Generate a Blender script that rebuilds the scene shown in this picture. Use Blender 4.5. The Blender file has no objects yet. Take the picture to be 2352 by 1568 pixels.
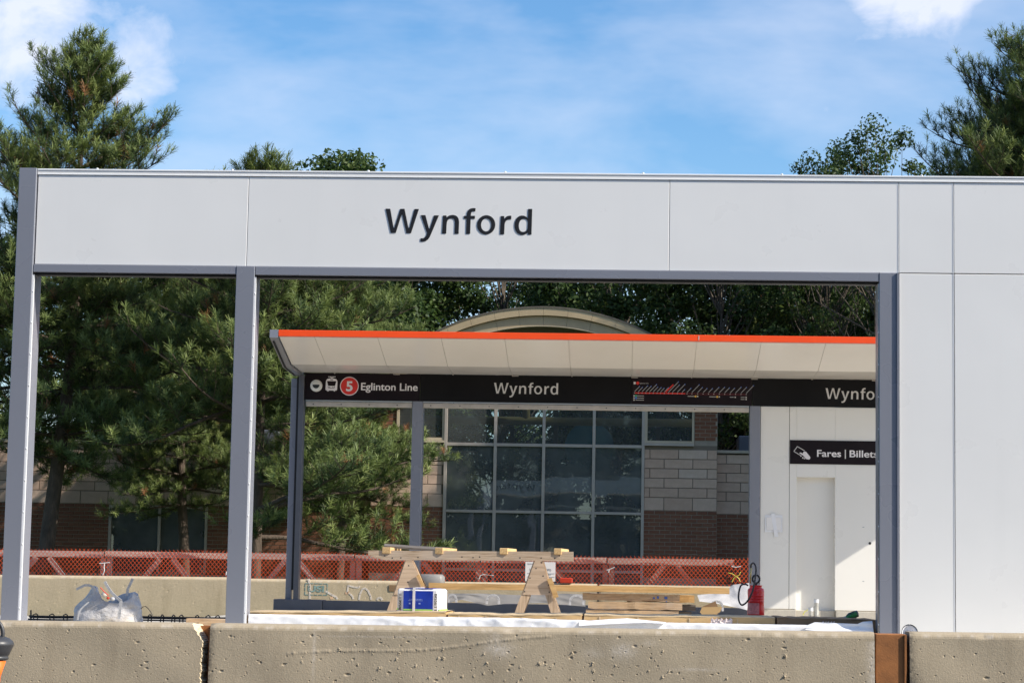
import bpy, math, random
import numpy as np
from mathutils import Vector, Matrix

R = math.radians
scene = bpy.context.scene
col = scene.collection
random.seed(7)
rng = np.random.default_rng(7)

# ------------------------------------------------------------------ camera
FPX, X0, HZ, ROLL, EYE = 5000.0, 1440.0, 1324.0, 0.018, Vector((0, 0, 1.6))   # measured on a 2352 x 1568 picture
yaw = math.atan((X0 - 1176) / FPX)
pit = math.atan((HZ - 784) / FPX)
fw = Vector((-math.sin(yaw) * math.cos(pit), math.cos(yaw) * math.cos(pit), math.sin(pit)))
r0 = Vector((math.cos(yaw), math.sin(yaw), 0))
u0 = r0.cross(fw)
cr = r0 * math.cos(ROLL) + u0 * math.sin(ROLL)
cu = u0 * math.cos(ROLL) - r0 * math.sin(ROLL)
cam = bpy.data.cameras.new('camera')
cam.sensor_width = 36
cam.lens = 36 * FPX / 2352
cam.clip_end = 3000
camo = bpy.data.objects.new('camera', cam)
M = Matrix((cr, cu, -fw)).transposed().to_4x4()
M.translation = EYE
camo.matrix_world = M
col.objects.link(camo)
scene.camera = camo


def at(px, py, Y):
    """survey helper: the point of the vertical plane Y that the sight line through a photo point meets"""
    d = fw * FPX + cr * (px - 1176) - cu * (py - 784)
    return EYE + d * ((Y - EYE.y) / d.y)


# ------------------------------------------------------------------ light
SUN = Vector((0.779, -0.256, 0.574)).normalized()
w = bpy.data.worlds.new('World')
scene.world = w
w.use_nodes = True
nt = w.node_tree
nt.nodes.clear()
out = nt.nodes.new('ShaderNodeOutputWorld')
bg = nt.nodes.new('ShaderNodeBackground')
bg.inputs['Strength'].default_value = 0.11
sky = nt.nodes.new('ShaderNodeTexSky')
sky.sky_type = 'NISHITA'
sky.sun_disc = False
sky.sun_elevation = math.asin(SUN.z)
sky.sun_rotation = math.atan2(SUN.x, SUN.y)
sky.air_density = 1.0
sky.dust_density = 1.0
sky.ozone_density = 2.5
sky.altitude = 200
hsv = nt.nodes.new('ShaderNodeHueSaturation')
hsv.inputs['Saturation'].default_value = 1.26
hsv.inputs['Value'].default_value = 1.06
nt.links.new(sky.outputs[0], hsv.inputs['Color'])
# clouds: noise over the direction of view, everywhere in the sky
tc = nt.nodes.new('ShaderNodeTexCoord')


def wmath(op, a, b=None, c=None, clamp=False):
    n = nt.nodes.new('ShaderNodeMath')
    n.operation = op
    n.use_clamp = clamp
    for i, v in enumerate((a, b, c)):
        if v is None:
            continue
        if isinstance(v, (int, float)):
            n.inputs[i].default_value = v
        else:
            nt.links.new(v, n.inputs[i])
    return n.outputs[0]


def wnoise(scale, detail, rough, loc=(0, 0, 0), sc=(1, 1, 1), dist=0.0):
    mp = nt.nodes.new('ShaderNodeMapping')
    mp.inputs['Location'].default_value = loc
    mp.inputs['Scale'].default_value = sc
    nt.links.new(tc.outputs['Generated'], mp.inputs['Vector'])
    n = nt.nodes.new('ShaderNodeTexNoise')
    n.inputs['Scale'].default_value = scale
    n.inputs['Detail'].default_value = detail
    n.inputs['Roughness'].default_value = rough
    n.inputs['Distortion'].default_value = dist
    nt.links.new(mp.outputs[0], n.inputs['Vector'])
    return n.outputs['Fac']


def bump_dir(v, r1, r2):
    """1 near direction v, 0 beyond r2: where a cumulus stands"""
    d = nt.nodes.new('ShaderNodeVectorMath')
    d.operation = 'DISTANCE'
    d.inputs[1].default_value = v
    nt.links.new(tc.outputs['Generated'], d.inputs[0])
    m = nt.nodes.new('ShaderNodeMapRange')
    m.interpolation_type = 'SMOOTHSTEP'
    nt.links.new(d.outputs['Value'], m.inputs['Value'])
    m.inputs['From Min'].default_value = r1
    m.inputs['From Max'].default_value = r2
    m.inputs['To Min'].default_value = 1
    m.inputs['To Max'].default_value = 0
    return m.outputs[0]


def ddir(px, py):
    d = at(px, py, 100) - EYE
    return tuple(d.normalized())


cum = wnoise(26, 9, 0.58, (3.1, 0.7, 1.9), (1, 1, 1.25), 0.25)
big = wnoise(3.2, 3, 0.5, (7.7, 1.3, 4.2))
wisp = wnoise(7, 5, 0.55, (0.4, 2.2, 5.1), (1, 1, 2.6), 0.15)
mask = wmath('MAXIMUM', bump_dir(ddir(60, 60), 0.0, 0.082), wmath('MULTIPLY', bump_dir(ddir(300, 150), 0.0, 0.045), 0.95))
mask = wmath('MAXIMUM', mask, wmath('MULTIPLY', bump_dir(ddir(2020, -20), 0.0, 0.042), 0.97))
mask = wmath('MAXIMUM', mask, wmath('MULTIPLY', bump_dir(ddir(2180, 5), 0.0, 0.040), 0.95))
mask = wmath('MAXIMUM', mask, wmath('MULTIPLY', bump_dir(ddir(2100, 0), 0.0, 0.040), 1.0))
mask = wmath('MAXIMUM', mask, wmath('MULTIPLY', wmath('SUBTRACT', big, 0.57, clamp=True), 3.5, clamp=True))
cl = wmath('MULTIPLY', wmath('SUBTRACT', wmath('ADD', wmath('MULTIPLY', mask, 0.62), wmath('MULTIPLY', cum, 0.9)), 0.72), 3.0, clamp=True)
ci = wmath('MULTIPLY', wmath('SUBTRACT', wisp, 0.40, clamp=True), 1.3, clamp=True)
fac = wmath('MAXIMUM', wmath('MULTIPLY', cl, 0.82), ci)
mixc = nt.nodes.new('ShaderNodeMix')
mixc.data_type = 'RGBA'
nt.links.new(fac, mixc.inputs[0])
nt.links.new(hsv.outputs[0], mixc.inputs[6])
mixc.inputs[7].default_value = (5.6, 5.75, 6.5, 1)
nt.links.new(mixc.outputs[2], bg.inputs['Color'])
nt.links.new(bg.outputs[0], out.inputs['Surface'])

sl = bpy.data.lights.new('sun', 'SUN')
sl.energy = 4.2
sl.angle = R(0.5)
sl.color = (1.0, 0.93, 0.82)
so = bpy.data.objects.new('sun', sl)
so.rotation_euler = (-SUN).to_track_quat('-Z', 'Y').to_euler()
so.location = (20, -10, 30)
col.objects.link(so)

vs = scene.view_settings
vs.view_transform = 'Standard'
vs.look = 'None'
vs.exposure = 0.68
vs.gamma = 1
vs.use_curve_mapping = False
scene.cycles.use_denoising = True
scene.cycles.max_bounces = 8
scene.cycles.transparent_max_bounces = 16
scene.cycles.caustics_reflective = False
scene.cycles.caustics_refractive = False


# ------------------------------------------------------------------ materials
MATS = {}


class NT:
    def __init__(s, name):
        s.m = bpy.data.materials.new(name)
        s.m.use_nodes = True
        s.t = s.m.node_tree
        s.p = s.t.nodes['Principled BSDF']
        s.o = s.t.nodes['Material Output']
        s.tc = s.t.nodes.new('ShaderNodeTexCoord')

    def link(s, a, b):
        s.t.links.new(a, b)

    def noise(s, scale, detail=4, rough=0.55, sc=(1, 1, 1), coord='Object', dist=0.0):
        mp = s.t.nodes.new('ShaderNodeMapping')
        mp.inputs['Scale'].default_value = sc
        s.link(s.tc.outputs[coord], mp.inputs['Vector'])
        n = s.t.nodes.new('ShaderNodeTexNoise')
        n.inputs['Scale'].default_value = scale
        n.inputs['Detail'].default_value = detail
        n.inputs['Roughness'].default_value = rough
        n.inputs['Distortion'].default_value = dist
        s.link(mp.outputs[0], n.inputs['Vector'])
        return n.outputs['Fac']

    def ramp(s, v, stops):
        n = s.t.nodes.new('ShaderNodeValToRGB')
        e = n.color_ramp.elements
        while len(e) < len(stops):
            e.new(0.5)
        for i, (p, c) in enumerate(stops):
            e[i].position = p
            e[i].color = (*c, 1) if len(c) == 3 else c
        s.link(v, n.inputs[0])
        return n.outputs[0]

    def math(s, op, a, b=0.0, clamp=False):
        n = s.t.nodes.new('ShaderNodeMath')
        n.operation = op
        n.use_clamp = clamp
        for i, v in enumerate((a, b)):
            if isinstance(v, (int, float)):
                n.inputs[i].default_value = v
            else:
                s.link(v, n.inputs[i])
        return n.outputs[0]

    def mix(s, f, a, b, mode='MIX'):
        n = s.t.nodes.new('ShaderNodeMix')
        n.data_type = 'RGBA'
        n.blend_type = mode
        for i, v in ((0, f), (6, a), (7, b)):
            if isinstance(v, (int, float)):
                n.inputs[i].default_value = v
            elif isinstance(v, tuple):
                n.inputs[i].default_value = (*v, 1) if len(v) == 3 else v
            else:
                s.link(v, n.inputs[i])
        return n.outputs[2]

    def bump(s, h, strength, dist=0.01):
        n = s.t.nodes.new('ShaderNodeBump')
        n.inputs['Strength'].default_value = strength
        n.inputs['Distance'].default_value = dist
        s.link(h, n.inputs['Height'])
        s.link(n.outputs[0], s.p.inputs['Normal'])

    def color(s, c):
        if isinstance(c, tuple):
            s.p.inputs['Base Color'].default_value = (*c, 1)
        else:
            s.link(c, s.p.inputs['Base Color'])

    def rough(s, v):
        if isinstance(v, (int, float)):
            s.p.inputs['Roughness'].default_value = v
        else:
            s.link(v, s.p.inputs['Roughness'])


def simple(name, c, rough=0.5, metal=0.0, var=0.12, vscale=3.0, bump=0.0, bscale=60, spec=0.5, coat=0.0, sc=(1, 1, 1), bdist=0.004):
    n = NT(name)
    d = tuple(max(0, v * (1 - var)) for v in c)
    l = tuple(min(1, v * (1 + var)) for v in c)
    f = n.noise(vscale, 5, 0.6, sc)
    n.color(n.ramp(f, [(0.3, d), (0.7, l)]))
    n.rough(n.math('ADD', n.math('MULTIPLY', n.noise(vscale * 2.3, 3), 0.16), rough - 0.08))
    n.p.inputs['Metallic'].default_value = metal
    n.p.inputs['Specular IOR Level'].default_value = spec
    n.p.inputs['Coat Weight'].default_value = coat
    if bump:
        n.bump(n.noise(bscale, 4, 0.6, sc), bump, bdist)
    MATS[name] = n.m
    return n


def concrete(name, c, dark, stain):
    n = NT(name)
    a = n.noise(1.6, 6, 0.62)
    base = n.ramp(a, [(0.28, tuple(v * 0.82 for v in c)), (0.5, c), (0.75, tuple(v * 1.14 for v in c))])
    fine = n.noise(55, 4, 0.7)
    base = n.mix(0.35, base, n.ramp(fine, [(0.3, tuple(v * 0.72 for v in c)), (0.7, tuple(min(1, v * 1.2) for v in c))]))
    # water runs: stretched down the face
    runs = n.noise(7, 5, 0.6, (1, 1, 0.12))
    base = n.mix(n.math('MULTIPLY', n.math('SUBTRACT', runs, 0.52, True), 2.2, True), base, stain)
    # pale scuffs
    sc_ = n.noise(4.5, 8, 0.72, (1, 1, 1.6))
    base = n.mix(n.math('MULTIPLY', n.math('SUBTRACT', sc_, 0.63, True), 5.0, True), base, tuple(min(1, v * 1.45) for v in c))
    for an, ac, k in (('scuff', (0.60, 0.53, 0.44), 1.0), ('soot', (0.055, 0.05, 0.045), 1.0)):
        a_ = n.t.nodes.new('ShaderNodeAttribute')
        a_.attribute_name = an
        g_ = n.math('MULTIPLY', a_.outputs['Fac'], n.math('MULTIPLY', n.math('SUBTRACT', n.noise(38, 6, 0.75), 0.30, True), 3.2, True))
        base = n.mix(g_, base, ac)
    n.color(base)
    n.rough(0.9)
    n.p.inputs['Specular IOR Level'].default_value = 0.25
    n.bump(n.noise(120, 5, 0.7), 0.22, 0.003)
    MATS[name] = n.m
    return n


def wood(name, c, dark, axis=0, scale=6.0, grey=None):
    n = NT(name)
    sc = [14.0, 14.0, 14.0]
    sc[axis] = 0.7
    g = n.noise(scale, 6, 0.65, tuple(sc), dist=0.3)
    b = n.ramp(g, [(0.32, dark), (0.52, c), (0.72, tuple(min(1, v * 1.22) for v in c))])
    if grey:
        p = n.noise(2.2, 4, 0.6)
        b = n.mix(n.math('MULTIPLY', n.math('SUBTRACT', p, 0.44, True), 3.2, True), b, grey)
    info = n.t.nodes.new('ShaderNodeObjectInfo')
    v = n.ramp(info.outputs['Random'], [(0, (0.82, 0.82, 0.82)), (1, (1.12, 1.1, 1.06))])
    b = n.mix(1.0, b, v, 'MULTIPLY')
    # knots
    vor = n.t.nodes.new('ShaderNodeTexVoronoi')
    vor.inputs['Scale'].default_value = 5.5
    n.link(n.tc.outputs['Object'], vor.inputs['Vector'])
    k = n.math('MULTIPLY', n.math('SUBTRACT', 0.085, vor.outputs['Distance'], True), 30, True)
    b = n.mix(k, b, tuple(v * 0.35 for v in dark))
    n.color(b)
    n.rough(0.75)
    n.bump(g, 0.35, 0.004)
    MATS[name] = n.m


def glass(name, tint, dust=0.22, rough=0.015, refl=1.2):
    n = NT(name)
    tr = n.t.nodes.new('ShaderNodeBsdfTransparent')
    tr.inputs[0].default_value = (*tint, 1)
    gl = n.t.nodes.new('ShaderNodeBsdfGlossy')
    gl.inputs['Roughness'].default_value = rough
    gl.inputs['Color'].default_value = (0.9, 0.95, 0.97, 1)
    fr = n.t.nodes.new('ShaderNodeFresnel')
    fr.inputs['IOR'].default_value = 1.5
    wv = n.noise(0.8, 2, 0.5)
    bp = n.t.nodes.new('ShaderNodeBump')
    bp.inputs['Strength'].default_value = 0.05
    bp.inputs['Distance'].default_value = 0.05
    n.link(wv, bp.inputs['Height'])
    n.link(bp.outputs[0], gl.inputs['Normal'])
    f2 = n.math('MULTIPLY', fr.outputs[0], refl, True)
    mx = n.t.nodes.new('ShaderNodeMixShader')
    n.link(f2, mx.inputs[0])
    n.link(tr.outputs[0], mx.inputs[1])
    n.link(gl.outputs[0], mx.inputs[2])
    df = n.t.nodes.new('ShaderNodeBsdfDiffuse')     # film of dust
    df.inputs['Color'].default_value = (0.42, 0.46, 0.46, 1)
    m2 = n.t.nodes.new('ShaderNodeMixShader')
    n.link(n.math('MULTIPLY', n.noise(0.9, 4, 0.6), dust), m2.inputs[0])
    n.link(mx.outputs[0], m2.inputs[1])
    n.link(df.outputs[0], m2.inputs[2])
    n.link(m2.outputs[0], n.o.inputs['Surface'])
    MATS[name] = n.m


def leafmat(name, stops, trans=0.35, pat=0.5):
    n = NT(name)
    at_ = n.t.nodes.new('ShaderNodeAttribute')
    at_.attribute_name = 'tone'
    c = n.ramp(at_.outputs['Fac'], stops)
    big_ = n.noise(pat, 3, 0.5)
    c = n.mix(1.0, c, n.ramp(big_, [(0.3, (0.78, 0.82, 0.8)), (0.7, (1.18, 1.12, 1.0))]), 'MULTIPLY')
    d = n.p
    n.color(c)
    n.rough(0.55)
    d.inputs['Specular IOR Level'].default_value = 0.35
    tl = n.t.nodes.new('ShaderNodeBsdfTranslucent')
    n.link(c, tl.inputs['Color'])
    mx = n.t.nodes.new('ShaderNodeMixShader')
    mx.inputs[0].default_value = trans
    n.link(d.outputs[0], mx.inputs[1])
    n.link(tl.outputs[0], mx.inputs[2])
    n.link(mx.outputs[0], n.o.inputs['Surface'])
    MATS[name] = n.m


def panelmat(name, c, rough_):
    n = NT(name)
    f = n.noise(0.7, 4, 0.55)
    base = n.ramp(f, [(0.3, tuple(v * 0.975 for v in c)), (0.7, tuple(min(1, v * 1.02) for v in c))])
    st = n.noise(5, 6, 0.65, (1, 1, 0.06))
    base = n.mix(n.math('MULTIPLY', n.math('SUBTRACT', st, 0.55, True), 0.55, True), base, tuple(v * 0.84 for v in c))
    sm_ = n.noise(1.7, 8, 0.75, (1, 1, 2.0))
    base = n.mix(n.math('MULTIPLY', n.math('SUBTRACT', sm_, 0.66, True), 1.6, True), base, tuple(v * 0.8 for v in c))
    n.color(base)
    n.rough(n.math('ADD', n.math('MULTIPLY', n.noise(2.1, 5), 0.2), rough_ - 0.1))
    n.bump(n.noise(1.3, 2, 0.4), 0.35, 0.012)
    MATS[name] = n.m
panelmat('white_panel', (0.785, 0.777, 0.757), 0.3)
panelmat('cream_panel', (0.80, 0.78, 0.735), 0.3)
simple('soffit', (0.84, 0.79, 0.715), 0.22, var=0.03, vscale=1.0, spec=0.5)
simple('grey_metal', (0.235, 0.245, 0.285), 0.28, metal=0.1, var=0.03, vscale=0.6, spec=0.6)
simple('grey_metal_dark', (0.12, 0.125, 0.145), 0.35, metal=0.2, var=0.15, vscale=2.0)
simple('trim_white', (0.78, 0.79, 0.8), 0.3, var=0.03)
simple('bright_metal', (0.62, 0.6, 0.56), 0.3, metal=0.85, var=0.1)
simple('alu', (0.52, 0.47, 0.41), 0.45, metal=0.3, var=0.15, vscale=6, bump=0.1)
simple('gap_dark', (0.012, 0.012, 0.014), 0.7)
simple('orange', (0.86, 0.075, 0.008), 0.33, var=0.04, coat=0.2)
simple('sign_black', (0.010, 0.0095, 0.010), 0.45, var=0.2, vscale=2, spec=0.12)
simple('sign_plum', (0.014, 0.009, 0.011), 0.4, var=0.2, vscale=2, spec=0.15)
simple('letter_dark', (0.016, 0.017, 0.021), 0.55, spec=0.2)
simple('letter_white', (0.62, 0.6, 0.58), 0.45)
simple('letter_bright', (0.78, 0.74, 0.74), 0.45)
simple('red_disc', (0.66, 0.03, 0.022), 0.4)
simple('map_red_dark', (0.16, 0.01, 0.015), 0.4)
simple('map_grey', (0.33, 0.33, 0.34), 0.5)
simple('map_blue', (0.08, 0.19, 0.6), 0.5)
simple('map_green', (0.05, 0.4, 0.2), 0.5)
simple('map_yellow', (0.75, 0.45, 0.06), 0.5)
simple('dome_white', (0.7, 0.7, 0.66), 0.35)
simple('dome_glass', (0.03, 0.035, 0.035), 0.08)
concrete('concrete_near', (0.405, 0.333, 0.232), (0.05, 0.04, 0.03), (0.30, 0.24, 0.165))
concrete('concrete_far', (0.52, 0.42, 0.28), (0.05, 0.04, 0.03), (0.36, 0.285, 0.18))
concrete('concrete_pad', (0.52, 0.48, 0.41), (0.05, 0.04, 0.03), (0.33, 0.31, 0.28))
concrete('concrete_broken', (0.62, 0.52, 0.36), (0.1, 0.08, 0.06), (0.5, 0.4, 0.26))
simple('soot', (0.05, 0.045, 0.04), 0.9, bump=0.5, bscale=40)
n = simple('rust', (0.30, 0.115, 0.032), 0.75, var=0.35, vscale=5, bump=0.4, bscale=80)
n = simple('asphalt', (0.05, 0.05, 0.052), 0.9, var=0.3, vscale=1.2, bump=0.6, bscale=160)
n = simple('lawn', (0.07, 0.10, 0.03), 0.9, var=0.4, vscale=0.8, bump=0.8, bscale=30, bdist=0.03)
wood('wood_grey', (0.47, 0.36, 0.26), (0.28, 0.19, 0.12), 0, grey=(0.45, 0.38, 0.32))
wood('wood_new', (0.58, 0.36, 0.15), (0.42, 0.24, 0.085), 0, 4.0)
wood('wood_new_y', (0.66, 0.44, 0.21), (0.48, 0.29, 0.11), 1, 4.0)
wood('wood_old', (0.56, 0.385, 0.225), (0.32, 0.195, 0.105), 0, grey=(0.52, 0.42, 0.33))
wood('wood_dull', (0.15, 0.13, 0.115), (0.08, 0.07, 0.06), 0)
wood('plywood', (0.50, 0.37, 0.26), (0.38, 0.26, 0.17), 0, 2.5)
wood('wood_leg', (0.48, 0.35, 0.24), (0.3, 0.2, 0.12), 2)
wood('fence_timber', (0.46, 0.40, 0.36), (0.32, 0.27, 0.24), 0)
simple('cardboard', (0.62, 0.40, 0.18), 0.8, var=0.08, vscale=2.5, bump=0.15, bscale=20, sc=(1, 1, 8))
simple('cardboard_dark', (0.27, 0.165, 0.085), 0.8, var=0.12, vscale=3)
simple('cardboard_edge', (0.62, 0.46, 0.27), 0.8, var=0.15, vscale=12)
n = simple('plastic_white', (0.82, 0.82, 0.84), 0.28, var=0.04, vscale=3, spec=0.6)
n.p.inputs['Subsurface Weight'].default_value = 0.0
simple('plastic_grey', (0.22, 0.21, 0.20), 0.5, var=0.1, vscale=4)
simple('bag_white', (0.47, 0.46, 0.46), 0.55, var=0.10, vscale=7, bump=0.35, bscale=26, bdist=0.01)
n = NT('bag_cloth')
_f = n.noise(5, 6, 0.65)
_c = n.ramp(_f, [(0.35, (0.40, 0.39, 0.40)), (0.6, (0.52, 0.50, 0.49))])
_d = n.noise(3.2, 7, 0.7, (1, 1, 1.8))
_c = n.mix(n.math('MULTIPLY', n.math('SUBTRACT', _d, 0.53, True), 5.0, True), _c, (0.50, 0.40, 0.27))
n.color(_c)
n.rough(0.6)
n.bump(n.noise(11, 5, 0.55, (1, 1, 1.6)), 0.8, 0.03)
MATS['bag_cloth'] = n.m
simple('bag_dirty', (0.6, 0.54, 0.46), 0.6, var=0.18, vscale=9, bump=0.4, bscale=22, bdist=0.01)
simple('paper_white', (0.8, 0.78, 0.76), 0.5, var=0.04)
simple('paper_blue', (0.012, 0.045, 0.38), 0.35, var=0.18, vscale=9, bump=0.35, bscale=14, bdist=0.012)
simple('lime', (0.32, 0.62, 0.12), 0.45)
simple('print_black', (0.02, 0.02, 0.022), 0.5)
simple('print_grey', (0.3, 0.32, 0.35), 0.5)
simple('print_blue', (0.25, 0.35, 0.7), 0.5)
simple('tank_red', (0.78, 0.018, 0.022), 0.32, var=0.06, spec=0.5)
simple('tank_label', (0.62, 0.2, 0.2), 0.45, var=0.3, vscale=40)
simple('black_plastic', (0.02, 0.02, 0.022), 0.35)
simple('dark_plastic', (0.045, 0.046, 0.05), 0.42, var=0.1)
simple('hose', (0.055, 0.04, 0.036), 0.5)
simple('brass', (0.62, 0.46, 0.16), 0.35, metal=0.4)
simple('cone_orange', (0.85, 0.16, 0.015), 0.45)
simple('net_orange', (0.56, 0.068, 0.012), 0.5, var=0.12, vscale=1.4)
simple('rebar', (0.045, 0.04, 0.04), 0.65, metal=0.3, var=0.4, vscale=30)
simple('duct_silver', (0.6, 0.59, 0.55), 0.35, metal=0.7, var=0.2, vscale=30, bump=0.5, bscale=50)
simple('yellow_tie', (0.62, 0.6, 0.1), 0.5)
simple('white_tie', (0.75, 0.75, 0.72), 0.5)
simple('teal_paint', (0.20, 0.29, 0.265), 0.85, var=0.35, vscale=25)
simple('spray_paint', (0.66, 0.58, 0.50), 0.8, var=0.12, vscale=15)
simple('spray_orange', (0.72, 0.46, 0.28), 0.8, var=0.12, vscale=15)
simple('blue_mark', (0.07, 0.14, 0.42), 0.8)
simple('red_plastic', (0.6, 0.05, 0.02), 0.4)
simple('mullion', (0.43, 0.375, 0.325), 0.4, metal=0.15, var=0.08)
simple('window_frame', (0.50, 0.42, 0.30), 0.45, var=0.08)
simple('copper_clad', (0.47, 0.355, 0.21), 0.42, metal=0.2, var=0.12, vscale=1.4)
simple('clad_dark', (0.13, 0.11, 0.085), 0.5, metal=0.2, var=0.1)
simple('tympanum', (0.21, 0.175, 0.125), 0.6, var=0.1)
simple('interior', (0.16, 0.15, 0.14), 0.8, var=0.15)
simple('yellow_beam', (0.60, 0.43, 0.17), 0.45, var=0.08)
simple('blue_banner', (0.02, 0.11, 0.17), 0.6)
simple('stone_joint', (0.19, 0.155, 0.12), 0.95)
simple('mortar', (0.34, 0.29, 0.235), 0.95, var=0.15, vscale=4, bump=0.3)
simple('coping', (0.42, 0.36, 0.28), 0.5, var=0.1)
simple('hvac', (0.11, 0.12, 0.14), 0.5)
simple('bark', (0.085, 0.062, 0.046), 0.95, var=0.45, vscale=9, bump=1.0, bscale=18, bdist=0.03, sc=(1, 1, 0.35))
simple('bark_light', (0.105, 0.085, 0.065), 0.95, var=0.4, vscale=9, bump=0.8, bscale=18, bdist=0.03, sc=(1, 1, 0.35))
glass('window_glass', (0.50, 0.56, 0.57))
glass('window_glass_dark', (0.16, 0.18, 0.18), 0.36, refl=4.0)
glass('green_glass', (0.02, 0.30, 0.17), 0.1, rough=0.05)
n = NT('bubble_wrap')
n.color((0.75, 0.62, 0.58))
n.rough(0.18)
n.bump(n.noise(60, 3, 0.6), 1.0, 0.02)
MATS['bubble_wrap'] = n.m


def brickmat(name, island):
    n = NT(name)
    if island:
        g = n.t.nodes.new('ShaderNodeNewGeometry')
        rnd = g.outputs['Random Per Island']
    else:
        g = n.t.nodes.new('ShaderNodeObjectInfo')
        rnd = g.outputs['Random']
    c = n.ramp(rnd, [(0.0, (0.15, 0.058, 0.032)), (0.5, (0.195, 0.08, 0.045)), (1.0, (0.235, 0.106, 0.062))])
    f = n.noise(25, 5, 0.7, coord='Generated' if not island else 'Object')
    n.color(n.mix(0.5, c, n.ramp(f, [(0.3, (0.145, 0.06, 0.033)), (0.7, (0.235, 0.105, 0.06))])))
    n.rough(0.9)
    n.bump(n.noise(90, 3), 0.4, 0.004)
    MATS[name] = n.m


brickmat('brick', False)
brickmat('brick_far', True)


def stonemat(name):
    n = NT(name)
    g = n.t.nodes.new('ShaderNodeObjectInfo')
    c = n.ramp(g.outputs['Random'], [(0.0, (0.50, 0.35, 0.265)), (0.6, (0.565, 0.405, 0.31)), (1.0, (0.59, 0.455, 0.365))])
    f = n.noise(5, 6, 0.65)
    n.color(n.mix(1.0, c, n.ramp(f, [(0.3, (0.88, 0.86, 0.84)), (0.7, (1.08, 1.08, 1.08))]), 'MULTIPLY'))
    n.rough(0.9)
    n.bump(n.noise(70, 4, 0.7), 0.4, 0.005)
    MATS[name] = n.m


stonemat('stone')
leafmat('pine_needles', [(0.0, (0.022, 0.036, 0.014)), (0.35, (0.052, 0.090, 0.028)), (0.72, (0.205, 0.26, 0.08)), (0.94, (0.31, 0.355, 0.135)), (0.955, (0.26, 0.13, 0.06)), (1.0, (0.34, 0.16, 0.07))], 0.25, 0.7)
leafmat('leaves', [(0.0, (0.018, 0.038, 0.012)), (0.5, (0.045, 0.085, 0.022)), (1.0, (0.13, 0.18, 0.05))], 0.4, 0.4)


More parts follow.
